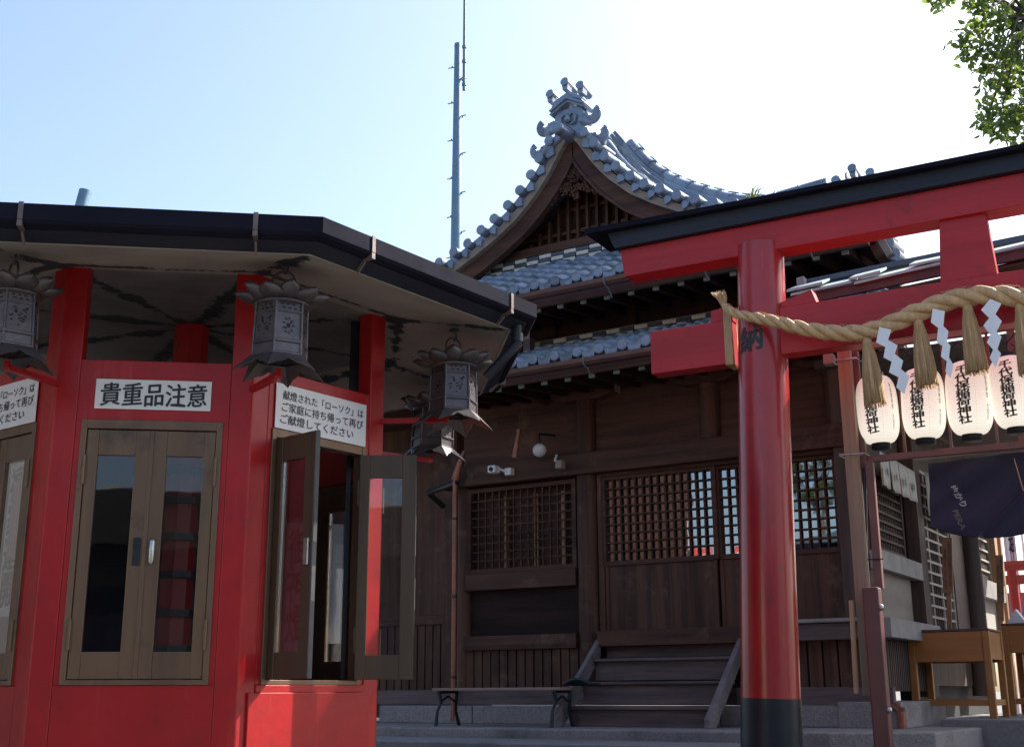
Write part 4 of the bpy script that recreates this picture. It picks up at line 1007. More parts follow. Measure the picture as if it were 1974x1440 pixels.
def gable(parent, T_=None, dmax=1.80, depth=3.2, front=True):
    for s_ in (-1, 1):
        band(s_, -.075, .0, GY - .02, GY + .30, 'eave_edge', PALEB, parent, dmax, T_)
        band(s_, -.215, -.077, GY + .05, GY + .13, 'bargeboard', OLDB, parent, dmax, T_, bev=.006)
        band(s_, -.25, -.217, GY + .03, GY + .12, 'bargeboard_moulding', OLDB, parent, dmax, T_, bev=.004)
        band(s_, .002, .098, GY + .1, GY + depth, 'roof_slope', TILE, parent, dmax, T_)
        band(s_, .012, .095, GY + .0, GY + .12, 'verge_course', TILE, parent, dmax, T_)
        m = MB(); m.T = T_
        # round verge tiles poking forward with flat tiles between
        L_ = 0; d = .02; k = 0; step = .20
        pos = []; 
        while d < dmax - .02:
            pos.append(d); 
            e = .002; acc = 0
            while acc < step and d < dmax: nd = d + .005; acc += sqrt(.005 ** 2 + (cz(nd) - cz(d)) ** 2); d = nd
        for i, d_ in enumerate(pos):
            if i == 0: continue
            jr = random.Random(i * 7 + s_); jx = Vector((jr.uniform(-.010, .010), jr.uniform(-.02, .015), jr.uniform(-.008, .008)))
            p = pt(s_, d_, .068, GY - .10) + jx; q = pt(s_, d_, .085, GY + .30)
            m.tube([p + Vector((0, -.0, 0)), q], [.055, .052], 14)
            m.tube([p - Vector((0, .008, 0)), p], [.045, .055], 14)
            dm = (d_ + (pos[i + 1] if i + 1 < len(pos) else d_ + .15)) / 2
            a = pt(s_, dm - .045 * .6, .035, 0); b = pt(s_, dm + .045 * .6, .035, 0); c = pt(s_, dm, -.055, 0); a2 = pt(s_, dm - .06 * .6, .0, 0); b2 = pt(s_, dm + .06 * .6, .0, 0)
            poly = [(a.x, a.z), (a2.x, a2.z), (c.x, c.z), (b2.x, b2.z), (b.x, b.z)]
            m.prism(poly if s_ > 0 else poly[::-1], GY - .06, GY + .26)
        m.build('verge_tiles', TILE, parent)
        # smooth round course, then the stacked descending ridge
        m = MB(); m.T = T_; ds = [.16 + (dmax - .16) * i / 40 for i in range(41)]
        m.tube([pt(s_, d, .115, GY + .33) for d in ds], .055, 12); m.build('round_course', TILE, parent)
        for r in range(5):
            band(s_, .05 + .044 * r, .089 + .044 * r, GY + .40 + .012 * r, GY + .62 - .012 * r, 'ridge_layer', TILE, parent, dmax - .05, T_, d0=.10)
        m = MB(); m.T = T_; m.tube([pt(s_, d, .29, GY + .51) for d in ds[1:]], .058, 10)
        for i in range(3, 40, 4):
            p = pt(s_, ds[i], .30, GY + .51); q = pt(s_, ds[i], .365, GY + .51); t_ = (pt(s_, ds[i] + .02, .3, GY + .51) - p).normalized()
            m.tube([q - t_ * .07 - Vector((0, .0, 0)), q, q + t_ * .05], [.006, .009, .006], 6); m.tube([p, q], .008, 5)
            m.tube([p + t_ * .0, p + t_ * .012], .066, 12)
        m.build('ridge_cover', TILE, parent)
gable(hall)
# gable wall with upright bars, tie beam and carved pendant
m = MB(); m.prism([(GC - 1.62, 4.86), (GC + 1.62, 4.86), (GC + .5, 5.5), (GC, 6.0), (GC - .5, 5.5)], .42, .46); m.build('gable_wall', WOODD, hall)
m = MB()
for k in range(-13, 14):
    x = GC + k * .115; top = cz(x - GC) - .24
    if top > 5.08: m.box(x - .015, x + .015, .34, .419, 4.98, top)
m.build('gable_lattice', WOODV, hall)
m = MB(); 
for z in (5.25, 5.5): wd = 1.3 if z < 5.3 else .7; m.box(GC - wd, GC + wd, .38, .415, z, z + .04)
m.build('gable_rail', WOODV, hall)
hb('gable_beam', OLDB, GC - 1.75, GC + 1.75, .24, .36, uz_i + .17, uz_i + .27)
m = MB(); m.hexa([(GC - 2.0, -.1, uz_i + .0), (GC - 1.2, -.1, uz_i + .0), (GC - 1.2, .3, uz_i + .1), (GC - 2.0, .3, uz_i + .1), (GC - 2.0, -.1, uz_i + .04), (GC - 1.2, -.1, uz_i + .04), (GC - 1.2, .3, uz_i + .2), (GC - 2.0, .3, uz_i + .2)])
# carved pendant: many curled lobes in a fan
m = MB(); rnd = random.Random(5)
for j in range(150):
    u = rnd.uniform(-1, 1); v = rnd.random(); wd = .06 + .30 * v
    x = GC + u * wd; z = 5.80 - .30 * v + .10 * (abs(u) ** 2) * v * -1 + .04
    if z > cz(x - GC) - .36: continue
    r = rnd.uniform(.012, .03); a0 = rnd.uniform(0, 6.28); dr = rnd.choice((-1, 1))
    m.tube([(x + r * (1 - k / 9) * cos(a0 + dr * k * .7), .10 - .012 * sin(k) - rnd.uniform(0, .03), z + r * (1 - k / 9) * sin(a0 + dr * k * .7)) for k in range(8)], [.014 - .0012 * k for k in range(8)], 5)
m.box(GC - .03, GC + .03, .10, .14, 5.5, 5.9)
m.build('carved_pendant', OLDB, hall)
# ridge-end ornament
def ornament(parent, T_=None, gc=GC, z0=6.12, y=-.02, sc=1.0):
    S4 = Matrix.Translation((gc, y, z0)) @ Matrix.Scale(sc, 4)
    if T_ is not None: S4 = T_ @ S4
    def mb(): m = MB(); m.T = S4; return m
    m = mb(); m.prism([(-.17, .02), (.17, .02), (.20, .12), (.19, .33), (.15, .40), (-.15, .40), (-.19, .33), (-.20, .12)], .0, .12); m.build('ornament_body', TILE, parent, bev=.01)
    m = mb(); m.prism([(-.24, .36), (-.22, .34), (0, .455), (.22, .34), (.24, .36), (0, .50)], -.05, .16); m.prism([(-.23, .39), (-.21, .375), (0, .49), (.21, .375), (.23, .39), (0, .535)], -.08, .18); m.prism([(-.20, .43), (0, .53), (.20, .43), (.17, .50), (0, .57), (-.17, .50)], -.06, .2)
    m.build('ornament_cap', TILE, parent, bev=.004)
    m = mb()
    for x, z in ((-.20, .60), (0, .70), (.20, .60)):
        m.tube([(x, -.10, z), (x * .95, .15, z - .03)], .052, 14)
        m.prism([(x - .03, z - .10), (x + .03, z - .10), (x + .045, z), (x - .045, z)], -.085, .02)
    m.build('ornament_finial', TILE, parent)
    m = mb()
    for s_ in (-1, 1):
        for (cx_, cz_, r0, th_) in ((.30, .24, .105, .030), (.40, -.03, .10, .028)):
            for rr_ in (r0, r0 * .72, r0 * .46):
                P = []
                for k in range(15):
                    a = radians(-200 + 18 * k) ; P.append((s_ * (cx_ + rr_ * cos(a)), -.01 - .02 * (1 - rr_ / r0), cz_ + rr_ * sin(a)))
                m.tube(P, [th_ * (.55 + .45 * sin(pi * k / 14)) for k in range(15)], 8)
        m.tube([(s_ * .12, .02, .05), (s_ * .22, .0, .0), (s_ * .32, .0, -.10), (s_ * .46, .02, -.15)], [.06, .065, .055, .03], 8)
        m.tube([(s_ * .18, .0, .20), (s_ * .24, -.02, .15), (s_ * .30, .0, .12)], [.05, .05, .03], 8)
    m.build('ornament_scroll', TILE, parent)
    m = mb()
    m.lathe([(.0, -.02), (.05, 0), (.035, .05), (.012, .09), (0, .11)], (0, -.03, .22), 10)
    for s_ in (-1, 1): m.tube([(s_ * .03, -.02, .18), (s_ * .09, -.03, .20), (s_ * .10, -.03, .28), (s_ * .05, -.02, .33), (s_ * .02, -.02, .30)], .016, 6)
    m.build('ornament_crest', TILE, parent)
    m = mb(); m.tube([(0, -.30, .03), (0, .10, .06)], .075, 16); m.tube([(0, -.315, .03), (0, -.30, .03)], [.06, .075], 16)
    m.build('ridge_end_tile', TILE, parent)
ornament(hall, sc=.9)
# ridge of the gable running back, and the main roof behind with its own gable end
B(GC - .10, GC + .10, .1, 3.0, 6.22, 6.42).build('ridge', TILE, hall)
mr = H.pix(1612, 346, y=3.0); mz = mr.z; MX = mr.x - .10
for r in range(4): B(-2.2, MX - .02, 2.88 + .012 * r, 3.12 - .012 * r, mz - .32 + .05 * r, mz - .278 + .05 * r).build('ridge_layer', TILE, hall)
m = MB(); m.tube([(-2.2, 3.0, mz - .09), (.6, 3.0, mz - .10), (MX, 3.0, mz - .03)], .075, 12)
for k in range(14): x = -1.9 + k * .29; m.tube([(x, 3.0, mz - .09 + max(0, (x - .6)) * .045), (x + .02, 3.0, mz - .09 + max(0, (x - .6)) * .045)], .088, 12)
m.build('ridge_cover', TILE, hall)
m = MB(); 
m.prism([(-.3, 0), (0, .3)] , 0, .1) if 0 else None
# main roof slopes, concave
def slope(sy, name):
    m = MB()
    def fn(u, v):
        d = v * 2.6; z = mz - .3 - (cz(0) - cz(min(d * .75, 1.95))) * 1.15 - max(0, d * .75 - 1.95) * .3
        return (-2.6 + (MX + .35 + 2.6) * u, 3.0 + sy * d, z)
    m.grid(fn, 8, 24); return m.build(name, TILE, hall, solid=.05)
slope(-1, 'roof_slope'); slope(1, 'roof_slope')
TG = Matrix.Translation((MX + .32, 3.0, mz - .30 - 6.27)) @ Matrix.Rotation(pi / 2, 4, 'Z') @ Matrix.Translation((-GC, 0, 0))
gable(hall, TG, dmax=1.75, depth=.9)
fo = H.pix(1645, 337, y=2.9); ornament(hall, None, gc=fo.x, y=2.95, z0=fo.z - .63)
TGW = TG
m = MB(); m.T = TG; m.prism([(GC - 1.7, 4.4), (GC + 1.7, 4.4), (GC + 1.5, 4.95), (GC + .5, 5.5), (GC, 6.0), (GC - .5, 5.5), (GC - 1.5, 4.95)], .42, .48); m.build('gable_wall', WOOD, hall)
m = MB(); m.T = TG; rnd = random.Random(9)
for j in range(60):
    u = rnd.uniform(-1, 1); v = rnd.random(); x = GC + u * (.06 + .3 * v); z = 5.8 - .34 * v; r = .025
    if z > cz(x - GC) - .36: continue
    m.tube([(x + r * cos(k), .08, z + r * sin(k)) for k in range(5)], .013, 5)
m.build('carved_pendant', OLDB, hall)
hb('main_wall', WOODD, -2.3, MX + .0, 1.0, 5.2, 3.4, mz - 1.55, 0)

for (pa, pb, w_, mt_) in (((1676, 452), (1706, 505), .075, OLDB), ((1692, 448), (1724, 502), .06, PALEB)):
    a = H.pix(*pa, y=-.4); b = H.pix(*pb, y=-.4); m = MB(); m.beam(a, b, .30, w_, (1, 0, .6)); m.build('end_bargeboard', mt_, hall, bev=.004)
m = MB()
for pp in ((1700, 448), (1712, 468), (1724, 490), (1735, 508)): a = H.pix(*pp, y=-.5); m.tube([a, a + Vector((0, .35, .03))], .05, 12)
m.build('verge_tiles', TILE, hall)

# ---- side wing going back from the right corner (x = 2.62 plane)
SX = 2.62
def sp(px, py): p = H.pix(px, py, x=SX); return p
wing = thing('side_wing', 'grey timber side wing with lattice windows, posts and pale boards running back from the hall', 'building', H)
def sb(name, mt, y0, y1, z0, z1, x0=0, x1=.06, bev=.004): return B(SX + x0, SX + x1, y0, y1, z0, z1).build(name, mt, wing, bev=bev)
yA = lambda px, py: sp(px, py).y; zA = lambda px, py: sp(px, py).z
sb('wall', WOODG, -.05, 5.0, .6, 3.2, -.08, -.03, 0)
def slat_window(y0, y1, z0, z1, nb, nv, fine, mt):
    f = MB(); fr = .03
    f.box(SX - .02, SX + .02, y0, y1, z0 - fr, z0); f.box(SX - .02, SX + .02, y0, y1, z1, z1 + fr)
    f.box(SX - .02, SX + .02, y0 - fr, y0, z0 - fr, z1 + fr); f.box(SX - .02, SX + .02, y1, y1 + fr, z0 - fr, z1 + fr)
    w_ = f.build('lattice_window', mt, wing)
    m = MB()
    for k in range(1, nb): z = z0 + (z1 - z0) * k / nb; m.box(SX - .012, SX + .014, y0, y1, z - .011, z + .011)
    for k in range(1, nv): y = y0 + (y1 - y0) * k / nv; m.box(SX - .01, SX + .010, y - .015, y + .015, z0, z1)
    m.build('lattice', mt, w_)
    m = MB(); n = fine
    for k in range(n): y = y0 + (y1 - y0) * (k + .5) / n; m.box(SX - .016, SX - .004, y - .009, y + .009, z0, z1)
    m.build('fine_bar', WOODG, w_)
    B(SX - .029, SX - .02, y0, y1, z0, z1).build('backing', DARK, w_)
LG = mat('pale_lattice', (.42, .36, .31), (.34, .29, .25), .6, bump=.05)
slat_window(.10, 1.02, zA(1690, 1062) + .04, 2.36, 8, 1, 16, WOODG)
sb('sill_beam', LEDGE, -.10, 1.30, zA(1700, 1103), zA(1700, 1068), 0, .10)
sb('grey_panel', mat('greyed_board', (.25, .20, .165), (.17, .14, .12), .7, stretch=(1, .2, 1), bump=.15), -.05, 1.12, 1.14, zA(1700, 1103), -.02, .02, 0)
sb('wing_post', WOODG, 1.28, 1.52, .5, 2.9, -.02, .10)
y0_, y1_ = 1.60, 2.9
slat_window(y0_, y1_, 1.13, 2.62, 14, 3, 18, LG)
sb('red_brown_panel', mat('red_brown_board', (.08, .035, .03), (.06, .03, .026), .6), 2.95, 3.55, 1.0, 2.6, -.01, .03)
m = MB(); m.tube([(SX + .05, 3.75, .5), (SX + .05, 3.75, 2.6)], .11, 16); m.build('round_post', WOODG, wing)
y3, y4 = 4.0, 5.1
slat_window(y3, y4, 1.78, 2.5, 6, 1, 26, LG)
sb('pale_beam', LEDGE, y3 - .05, y4 + .30, 1.56, 1.76, 0, .10)
sb('pale_panel', mat('pale_plaster_board', (.42, .38, .33), (.36, .32, .28), .8), y3, y4 + .1, 1.0, 1.56, -.02, .02)
sb('end_post', PINE, y4 + .05, y4 + .22, .4, 2.7, -.02, .08); sb('end_post', PINE, y4 + .45, y4 + .55, .4, 2.7, -.02, .08)
sb('ledge', LEDGE, -.3, 1.42, .965, 1.12, -.02, .18)
sb('skirt_boards', WOODG, -.2, 1.3, .55, .96, -.02, .04)
m = MB()
for k in range(24): y = -.15 + k * .06; m.box(SX + .04, SX + .052, y, y + .035, .55, .955)
m.build('slat', WOODG, wing)
sb('base_stone', STONE, -.28, 1.25, .27, .47, -.3, .20)
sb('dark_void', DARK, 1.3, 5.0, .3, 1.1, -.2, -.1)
B(2.3, 4.2, -.2, 5.8, 3.25, 3.32).build('eave_board', WOODG, wing)
# white split curtain with dark crests
NOR = mat('white_curtain', (.52, .50, .45), (.44, .42, .37), .8, scale=12, bump=.1)
nr = thing('split_curtain', 'cream split curtain with dark crests over the first side window', 'curtain', H)
zt = zA(1685, 885); zb_ = zA(1690, 948)
m = MB()
for k in range(4):
    ya, yb = -.05 + .30 * k, -.05 + .30 * k + .285
    m.grid(lambda u, v: (SX + .14 + .012 * sin(6 * u + k) * v, ya + (yb - ya) * u, zt - (zt - zb_) * v), 6, 6)
m.build('cloth', NOR, nr, solid=.003)
crk = mat('crest_ink', (.06, .045, .05), bump=0)
for k in range(4):
    m = MB(); yc = -.05 + .30 * k + .14; zc = (zt + zb_) / 2 - .02; r = .05
    m.add([(SX + .158, yc + r * .9 * sin(a) * (1 if j % 2 else .45), zc + r * 1.2 * cos(a) * (1 if j % 2 else .45)) for j, a in enumerate([2 * pi * q / 16 for q in range(16)])], [tuple(range(16))])
    m.build('crest', crk, nr)
m = MB()
for k in range(4): yc = -.05 + .30 * k; m.box(SX + .150, SX + .1515, yc + .0, yc + .025, zb_, (zt + zb_) / 2)
m.build('orange_tab', mat('orange_cloth', (.45, .22, .06), bump=0), nr)
n2 = thing('curtain', 'plain grey curtain behind the navy cloth over the lattice door', 'curtain', H)
m = MB(); m.grid(lambda u, v: (SX + .15 + .012 * sin(14 * u), 1.5 + 1.1 * u, zt + .06 - .42 * v), 20, 4); m.build('cloth', mat('grey_curtain', (.34, .31, .28), bump=.1), n2, solid=.003)
# ================================================================ stone platforms, steps
def slab(poly, z0, z1, mt, name, bev=.012): return struct(place(MB().prismz(poly, z0, z1).build(name, mt, None, bev=bev), H))
slab([(-6, -1.5), (2.62, -1.5), (3.25, -1.1), (3.5, 7.0), (-6, 7.0)], 0, .27, STONE, 'stone_platform')
slab([(-1.75, -2.25), (2.1, -2.35), (2.35, -1.9), (2.35, -1.53), (-1.9, -1.53)], 0, .195, STONEP, 'stone_step')
slab([(-4.2, -1.95), (-1.95, -2.05), (-1.8, -1.7), (-1.85, -1.53), (-6, -1.53), (-6, -1.8)], 0, .175, STONEP, 'stone_step')
slab([(2.98, .30), (7.5, .30), (7.5, 9.0), (3.52, 9.0), (3.1, 1.6)], 0, .33, STONEP, 'stone_platform')

# wooden steps
st = thing('wooden_steps', 'weathered wooden steps with sloping side boards leading to the hall doors', 'steps', H, (0, 0, .27))
# local z is height above the platform
RUN = .2395
for k in range(4):
    z = (.4375 + .2035 * k) - .27
    y = -RUN * (3 - k) - .02
    if k < 3: B(.12, 1.457, y - .03, y + RUN + .0, z - .028, z).build('tread', WOODL, st, bev=.006)
    B(.125, 1.452, y + .012, y + .03, z - .19 if k else 0, z - .030).build('riser', WOODL, st)
STR = mat('pale_stringer', (.21, .18, .185), (.11, .09, .09), .6, scale=8, stretch=X_GRAIN, bump=.3)
for x0 in (.075, 1.46):
    m = MB(); y0 = -RUN * 3 - .26; zt_ = 1.03 - .27
    m.add([(x0, y0, 0), (x0, y0 + .14, 0), (x0, -.12, zt_ - .16), (x0, -.12, zt_), (x0, y0, .075),
           (x0 + .045, y0, 0), (x0 + .045, y0 + .14, 0), (x0 + .045, -.12, zt_ - .16), (x0 + .045, -.12, zt_), (x0 + .045, y0, .075)],
          [(0, 1, 2, 3, 4)[::-1], (5, 6, 7, 8, 9), (0, 1, 6, 5), (1, 2, 7, 6), (2, 3, 8, 7), (3, 4, 9, 8), (4, 0, 5, 9)])
    m.build('stringer', STR, st, bev=.006)

# bench
bl = H.pix(855, 1385, y=-1.0); brp = H.pix(1068, 1390, y=-1.0)
bn = thing('bench', 'low bench with grey plank seat and dark curved iron legs below the left window', 'bench', H, (0, 0, .27))
x0, x1 = bl.x - .02, brp.x + .12; seat = H.pix(960, 1325, y=-1.0).z - .27
for k in range(3): B(x0 - .03, x1 - .0, -1.12 + .11 * k, -1.02 + .11 * k, seat - .025, seat).build('seat_plank', mat('greyed_seat', (.27, .19, .155), (.2, .14, .12), .6, stretch=X_GRAIN), bn, bev=.005)
for x in (x0 + .04, x1 - .06):
    m = MB()
    for y_, o in ((-1.10, -.05), (-.83, .05)):
        m.tube([(x, y_, seat - .03), (x + .008, y_ - o * .3, seat - .12), (x - .012, y_ + o * .2, seat - .2), (x, y_ + o, 0)], [.020, .015, .014, .018], 7)
    m.tube([(x, -1.10, seat - .035), (x, -.83, seat - .035)], .014, 6); m.tube([(x, -1.08, seat - .12), (x, -.96, seat - .07), (x, -.85, seat - .12)], .010, 6)
    m.build('iron_leg', BLACK, bn)
m = MB()
m.grid(lambda u, v: (x1 - .08 + .26 * u, -.92 + .2 * v, seat + .02 + .05 * sin(3 * u) * (1 - v)), 6, 4); 
o = m.build('folded_tarp', mat('dark_green_tarp', (.012, .03, .028), (.01, .02, .02), .5), None, solid=.02); place(o, H, (0, 0, .27)); tag(o, 'dark green cloth draped at the right end of the bench', 'cloth')

# copper downpipe at the hall's left corner and diagonal pipe
dp = thing('downpipe', 'copper downpipe in front of the hall left corner, reaching the stone platform', 'pipe', H)
p = H.pix(877, 1000, y=-.25); zt_ = H.pix(882, 925, y=-.25).z
m = MB(); m.tube([(p.x, -.25, .30), (p.x, -.25, zt_)], .026, 10); m.build('pipe', COPPER, dp)
m = MB(); q = H.pix(895, 870, y=-.25); m.tube([(p.x, -.25, zt_), (p.x + .06, -.25, zt_ + .18), (q.x, -.25, q.z)], [.045, .035, .018], 10); m.build('funnel', COPPER, dp)
for py in (1000, 1150, 1305): z = H.pix(877, py, y=-.25).z; m = MB(); m.tube([(p.x, -.25, z - .012), (p.x, -.25, z + .012)], .031, 10); m.build('strap', BLACK, dp)
m = MB(); a = H.pix(882, 930, y=-.25); b = H.pix(826, 950, y=-.1); m.tube([a, b, b + Vector((-.02, .3, -.10))], .03, 10); m.build('branch_pipe', COPPER if 0 else BLACK, dp)
dp2 = thing('downpipe', 'slim copper chain pipe hanging from the lower eave left of the round globe', 'pipe', H)
a = H.pix(1000, 832, y=-.5); b = H.pix(992, 882, y=-.5); m = MB(); m.tube([a, b], [.018, .03], 8); m.tube([a + Vector((0, 0, .02)), a], .024, 8); m.build('pipe', COPPER, dp2)

# globe modelled for a pale round spot; floodlight and camera on the hall beam
lp = thing('pale_globe', 'small frosted round globe under the lower eave above the left window', 'lamp', H)
c = H.pix(1040, 868, y=-.32); m = MB(); R = .066
m.lathe([(R * sin(pi * k / 12), -R * cos(pi * k / 12)) for k in range(13)], tuple(c), 20, caps=False); m.build('globe', mat('frosted_glass', (.62, .60, .58), (.56, .54, .52), .3, bump=0), lp)
m = MB(); m.tube([c + Vector((0, 0, R - .01)), c + Vector((0, 0, .16)), c + Vector((0, .3, .2))], .012, 8); m.build('stem', BLACK, lp)
cm = thing('security_camera', 'white box security camera with dark lens on the hall beam left of the round globe', 'camera', H)
c = H.pix(953, 906, y=-.28); m = MB(); m.box(c.x - .045, c.x + .045, -.34, -.24, c.z - .035, c.z + .04); m.build('housing', WHITE, cm, bev=.012)
m = MB(); m.tube([(c.x, -.35, c.z), (c.x, -.33, c.z)], .022, 14); m.build('lens', BLACK, cm)
m = MB(); m.tube([(c.x + .045, -.28, c.z + .01), (c.x + .10, -.2, c.z - .02)], .014, 8); m.box(c.x + .08, c.x + .15, -.22, -.145, c.z - .05, c.z + .02); m.build('mount', WHITE, cm, bev=.004)
fl = thing('security_light', 'pale security light with short arm right of the round globe', 'light', H)
c = H.pix(1081, 896, y=-.25); m = MB(); m.box(c.x - .035, c.x + .035, -.30, -.22, c.z - .04, c.z + .04); m.build('lamp_head', PALEB, fl, bev=.008)
m = MB(); m.tube([(c.x - .03, -.24, c.z + .03), (c.x - .09, -.2, c.z + .06), (c.x - .10, -.15, c.z + .12)], .012, 8); m.build('arm', WHITE, fl)

# drain elbow on the platform
dr = thing('drain_pipe', 'rust coloured drain elbow on the stone platform behind the steel post', 'pipe', H)
a = H.pix(1738, 1388, y=-.35); m = MB(); m.tube([(a.x, -.35, .27), (a.x, -.35, .27 + .13)], .035, 10); m.tube([(a.x, -.35, .40), (a.x - .06, -.3, .44), (a.x - .2, -.25, .45)], .03, 10); m.build('elbow', COPPER, dr)

# ================================================================ offering tables and sign boards
def table(name, label, at, w_, d_, h_, rot, legs_up=True):
    t = thing(name, label, 'table', H, at, rot=rot)
    for x in (-w_ / 2 + .03, w_ / 2 - .03):
        for y in (-d_ / 2 + .03, d_ / 2 - .03): B(x - .028, x + .028, y - .028, y + .028, 0, h_ - .02).build('leg', OCHRE, t, bev=.004)
    B(-w_ / 2 + .06, w_ / 2 - .06, -d_ / 2 + .01, -d_ / 2 + .03, h_ - .27, h_ - .021).build('apron', OCHRE, t, bev=.003); B(-w_ / 2 + .06, w_ / 2 - .06, d_ / 2 - .03, d_ / 2 - .01, h_ - .27, h_ - .021).build('apron', OCHRE, t)
    for s_ in (-1, 1): B(s_ * (w_ / 2 - .02) - .01, s_ * (w_ / 2 - .02) + .01, -d_ / 2 + .06, d_ / 2 - .06, h_ - .25, h_ - .021).build('apron', OCHRE, t)
    B(-w_ / 2 + .06, w_ / 2 - .06, -d_ / 2 + .015, -d_ / 2 + .04, .10, .15).build('stretcher', OCHRE, t); B(-w_ / 2 + .06, w_ / 2 - .06, d_ / 2 - .04, d_ / 2 - .015, .10, .15).build('stretcher', OCHRE, t)
    for s_ in (-1, 1): B(s_ * (w_ / 2 - .03) - .012, s_ * (w_ / 2 - .03) + .012, -d_ / 2 + .06, d_ / 2 - .06, .10, .15).build('stretcher', OCHRE, t)
    B(-w_ / 2, w_ / 2, -d_ / 2, d_ / 2, h_ - .02, h_).build('table_top', mat('dark_table_top', (.10, .055, .035), (.07, .04, .03), .5), t, bev=.004)
    return t
ty = 1.0
a = H.pix(1778, 1385, y=ty - .3); b = H.pix(1906, 1385, y=ty - .3); zt_ = H.pix(1840, 1212, y=ty - .3).z
table('offering_table', 'ochre wooden offering table on tall legs beside the side wing', ((a.x + b.x) / 2 , ty, .33), (b.x - a.x) + .14, .62, zt_ - .33, 0)
x2 = H.pix(1957, 1385, y=ty + 1.0).x
table('offering_table', 'ochre wooden table cut by the right edge of the photo, behind the first one', (x2 + .45, ty + 1.4, .33), 1.0, .7, zt_ - .33 + .10, 0)
cy = ty + 1.2; c = H.pix(1960, 1235, y=cy)
m = MB(); m.grid(lambda u, v: (c.x - .10 + .5 * u, cy - .02 * sin(8 * u) * v, c.z + .08 - (.20 - .05 * (1 - u)) * v), 8, 6); o = m.build('white_cloth', PAPERW, None, solid=.004); place(o, H); tag(o, 'white cloth hanging over the edge of the right-hand table', 'cloth')
c = H.pix(1958, 1188, y=cy); m = MB(); m.prism([(c.x - .09, c.z - .07), (c.x + .09, c.z - .07), (c.x, c.z + .07)], cy, cy + .16); o = m.build('tent_card', PAPERW); place(o, H); tag(o, 'small white tent card standing on the right-hand table', 'card')
def board(label, px0, py0, px1, py1, y, pyb, cols, tilt):
    p = H.pix(px0, py0, y=y); q = H.pix(px1, py1, y=y); t = thing('sign_board', label, 'sign', H, (p.x, y, q.z)); t.rotation_euler.z += 0
    w_, h_ = q.x - p.x, p.z - q.z; bz = H.pix(px1, pyb, y=y).z - q.z
    t.rotation_euler.y = tilt
    m = MB(); m.box(0, w_, -.01, .01, 0, h_); m.build('panel', mat('plain_board', (.34, .19, .11), (.28, .155, .09), .6, stretch=Z_GRAIN), t, bev=.003)
    m = MB(); m.box(w_ / 2 - .022, w_ / 2 + .022, .011, .03, bz, h_ * .9); m.build('stake', PINE, t)
    m = MB()
    for s_, a, b, c_, d in cols: letters(m, s_, w_ * a, w_ * b, h_ * c_, h_ * d, lambda x, z: (x, -.012, z), vertical=True, bold=.02)
    m.build('lettering', mat('faded_ink', (.10, .07, .06), bump=0), t)
board('brown sign board on a stake in front of the lattice door', 1808, 1036, 1838, 1142, 1.9, 1216, [('昼宿泊館でのお', .58, .88, .12, .92), ('食事はこちらで', .16, .44, .06, .80)], radians(4))
board('lighter brown sign board on a stake near the right edge beside the white banners', 1913, 1070, 1936, 1159, 3.3, 1196, [('昼宿泊館でのお', .58, .88, .12, .92), ('食事はこちらで', .16, .44, .06, .80)], radians(4))

# ================================================================ far right: small torii, white banners, blue screen
W2 = Fr(0, 0, -.4)
mt_ = thing('small_torii', 'small bright red torii in the distance at the right edge', 'torii gate', H)
FY = 7.0
a = H.pix(1950, 1100, y=FY); b = H.pix(1962, 1200, y=FY)
m = MB(); m.tube([(b.x, FY, .1), (a.x, FY, a.z)], [.075, .062], 14); m.build('pillar', mat('bright_red', (.55, .05, .035), (.5, .045, .03), .5), mt_)
m = MB(); m.tube([(b.x + 1.5, FY, .1), (a.x + 1.5, FY, a.z)], [.11, .09], 14); m.build('pillar', mat('bright_red', (.55, .05, .035), (.5, .045, .03), .5), mt_)
m = MB(); m.box(a.x - .22, a.x + 1.8, FY - .06, FY + .06, a.z, a.z + .07); m.box(a.x - .26, a.x + 1.85, FY - .09, FY + .09, a.z + .07, a.z + .12); m.build('top_beam', mat('sunlit_red', (.55, .10, .08), (.5, .08, .06), .5), mt_)
c = H.pix(1945, 1118, y=FY); m = MB(); m.box(a.x - .15, a.x + 1.7, FY - .04, FY + .04, c.z - .06, c.z + .06); m.build('tie_beam', mat('sunlit_red', (.55, .10, .08), (.5, .08, .06), .5), mt_)
for k, (px0, px1, tx_) in enumerate(((1930, 1968, '稲荷神社'), (1972, 2010, '千代保'), (2014, 2050, '稲荷'))):
    y = FY + 1.0 + .3 * k; p = H.pix(px0, 1000, y=y); q = H.pix(px1, 1142, y=y); zt0 = p.z + .6
    t = thing('white_banner', ('tall white banner with black characters behind the small red torii', 'white banner cut by the right edge of the photo', 'white banner just outside the right edge')[k], 'banner', H)
    BW = mat('banner_cloth', (.85, .85, .85), (.8, .8, .8), .8, bump=.05)
    m = MB(); m.grid(lambda u, v: (p.x + (q.x - p.x) * u, y + .02 * sin(9 * u), zt0 + (q.z - zt0) * v), 10, 6); m.build('cloth', BW, t, solid=.003)
    m = MB(); letters(m, tx_, p.x + (q.x - p.x) * .45, p.x + (q.x - p.x) * .88, q.z + .1, zt0 - .1, lambda x, z: (x, y - .035, z), vertical=True, bold=.04); m.build('lettering', INK, t)
    m = MB(); m.tube([(p.x - .04, y, .1), (p.x - .04, y, zt0 + .1)], .018, 8); m.build('pole', WHITE, t)
c = H.pix(1975, 1170, y=FY + .6); z0_ = H.pix(1975, 1198, y=FY + .6).z
o = MB().box(c.x - .35, c.x + 3, FY + .5, FY + .56, z0_ - .4, c.z + .05).build('blue_screen', mat('blue_sheet', (.16, .22, .36), (.13, .18, .3), .6, stretch=(.2, 1, 6), bump=.2)); place(o, H); tag(o, 'blue grey screen behind the small red torii', 'screen')
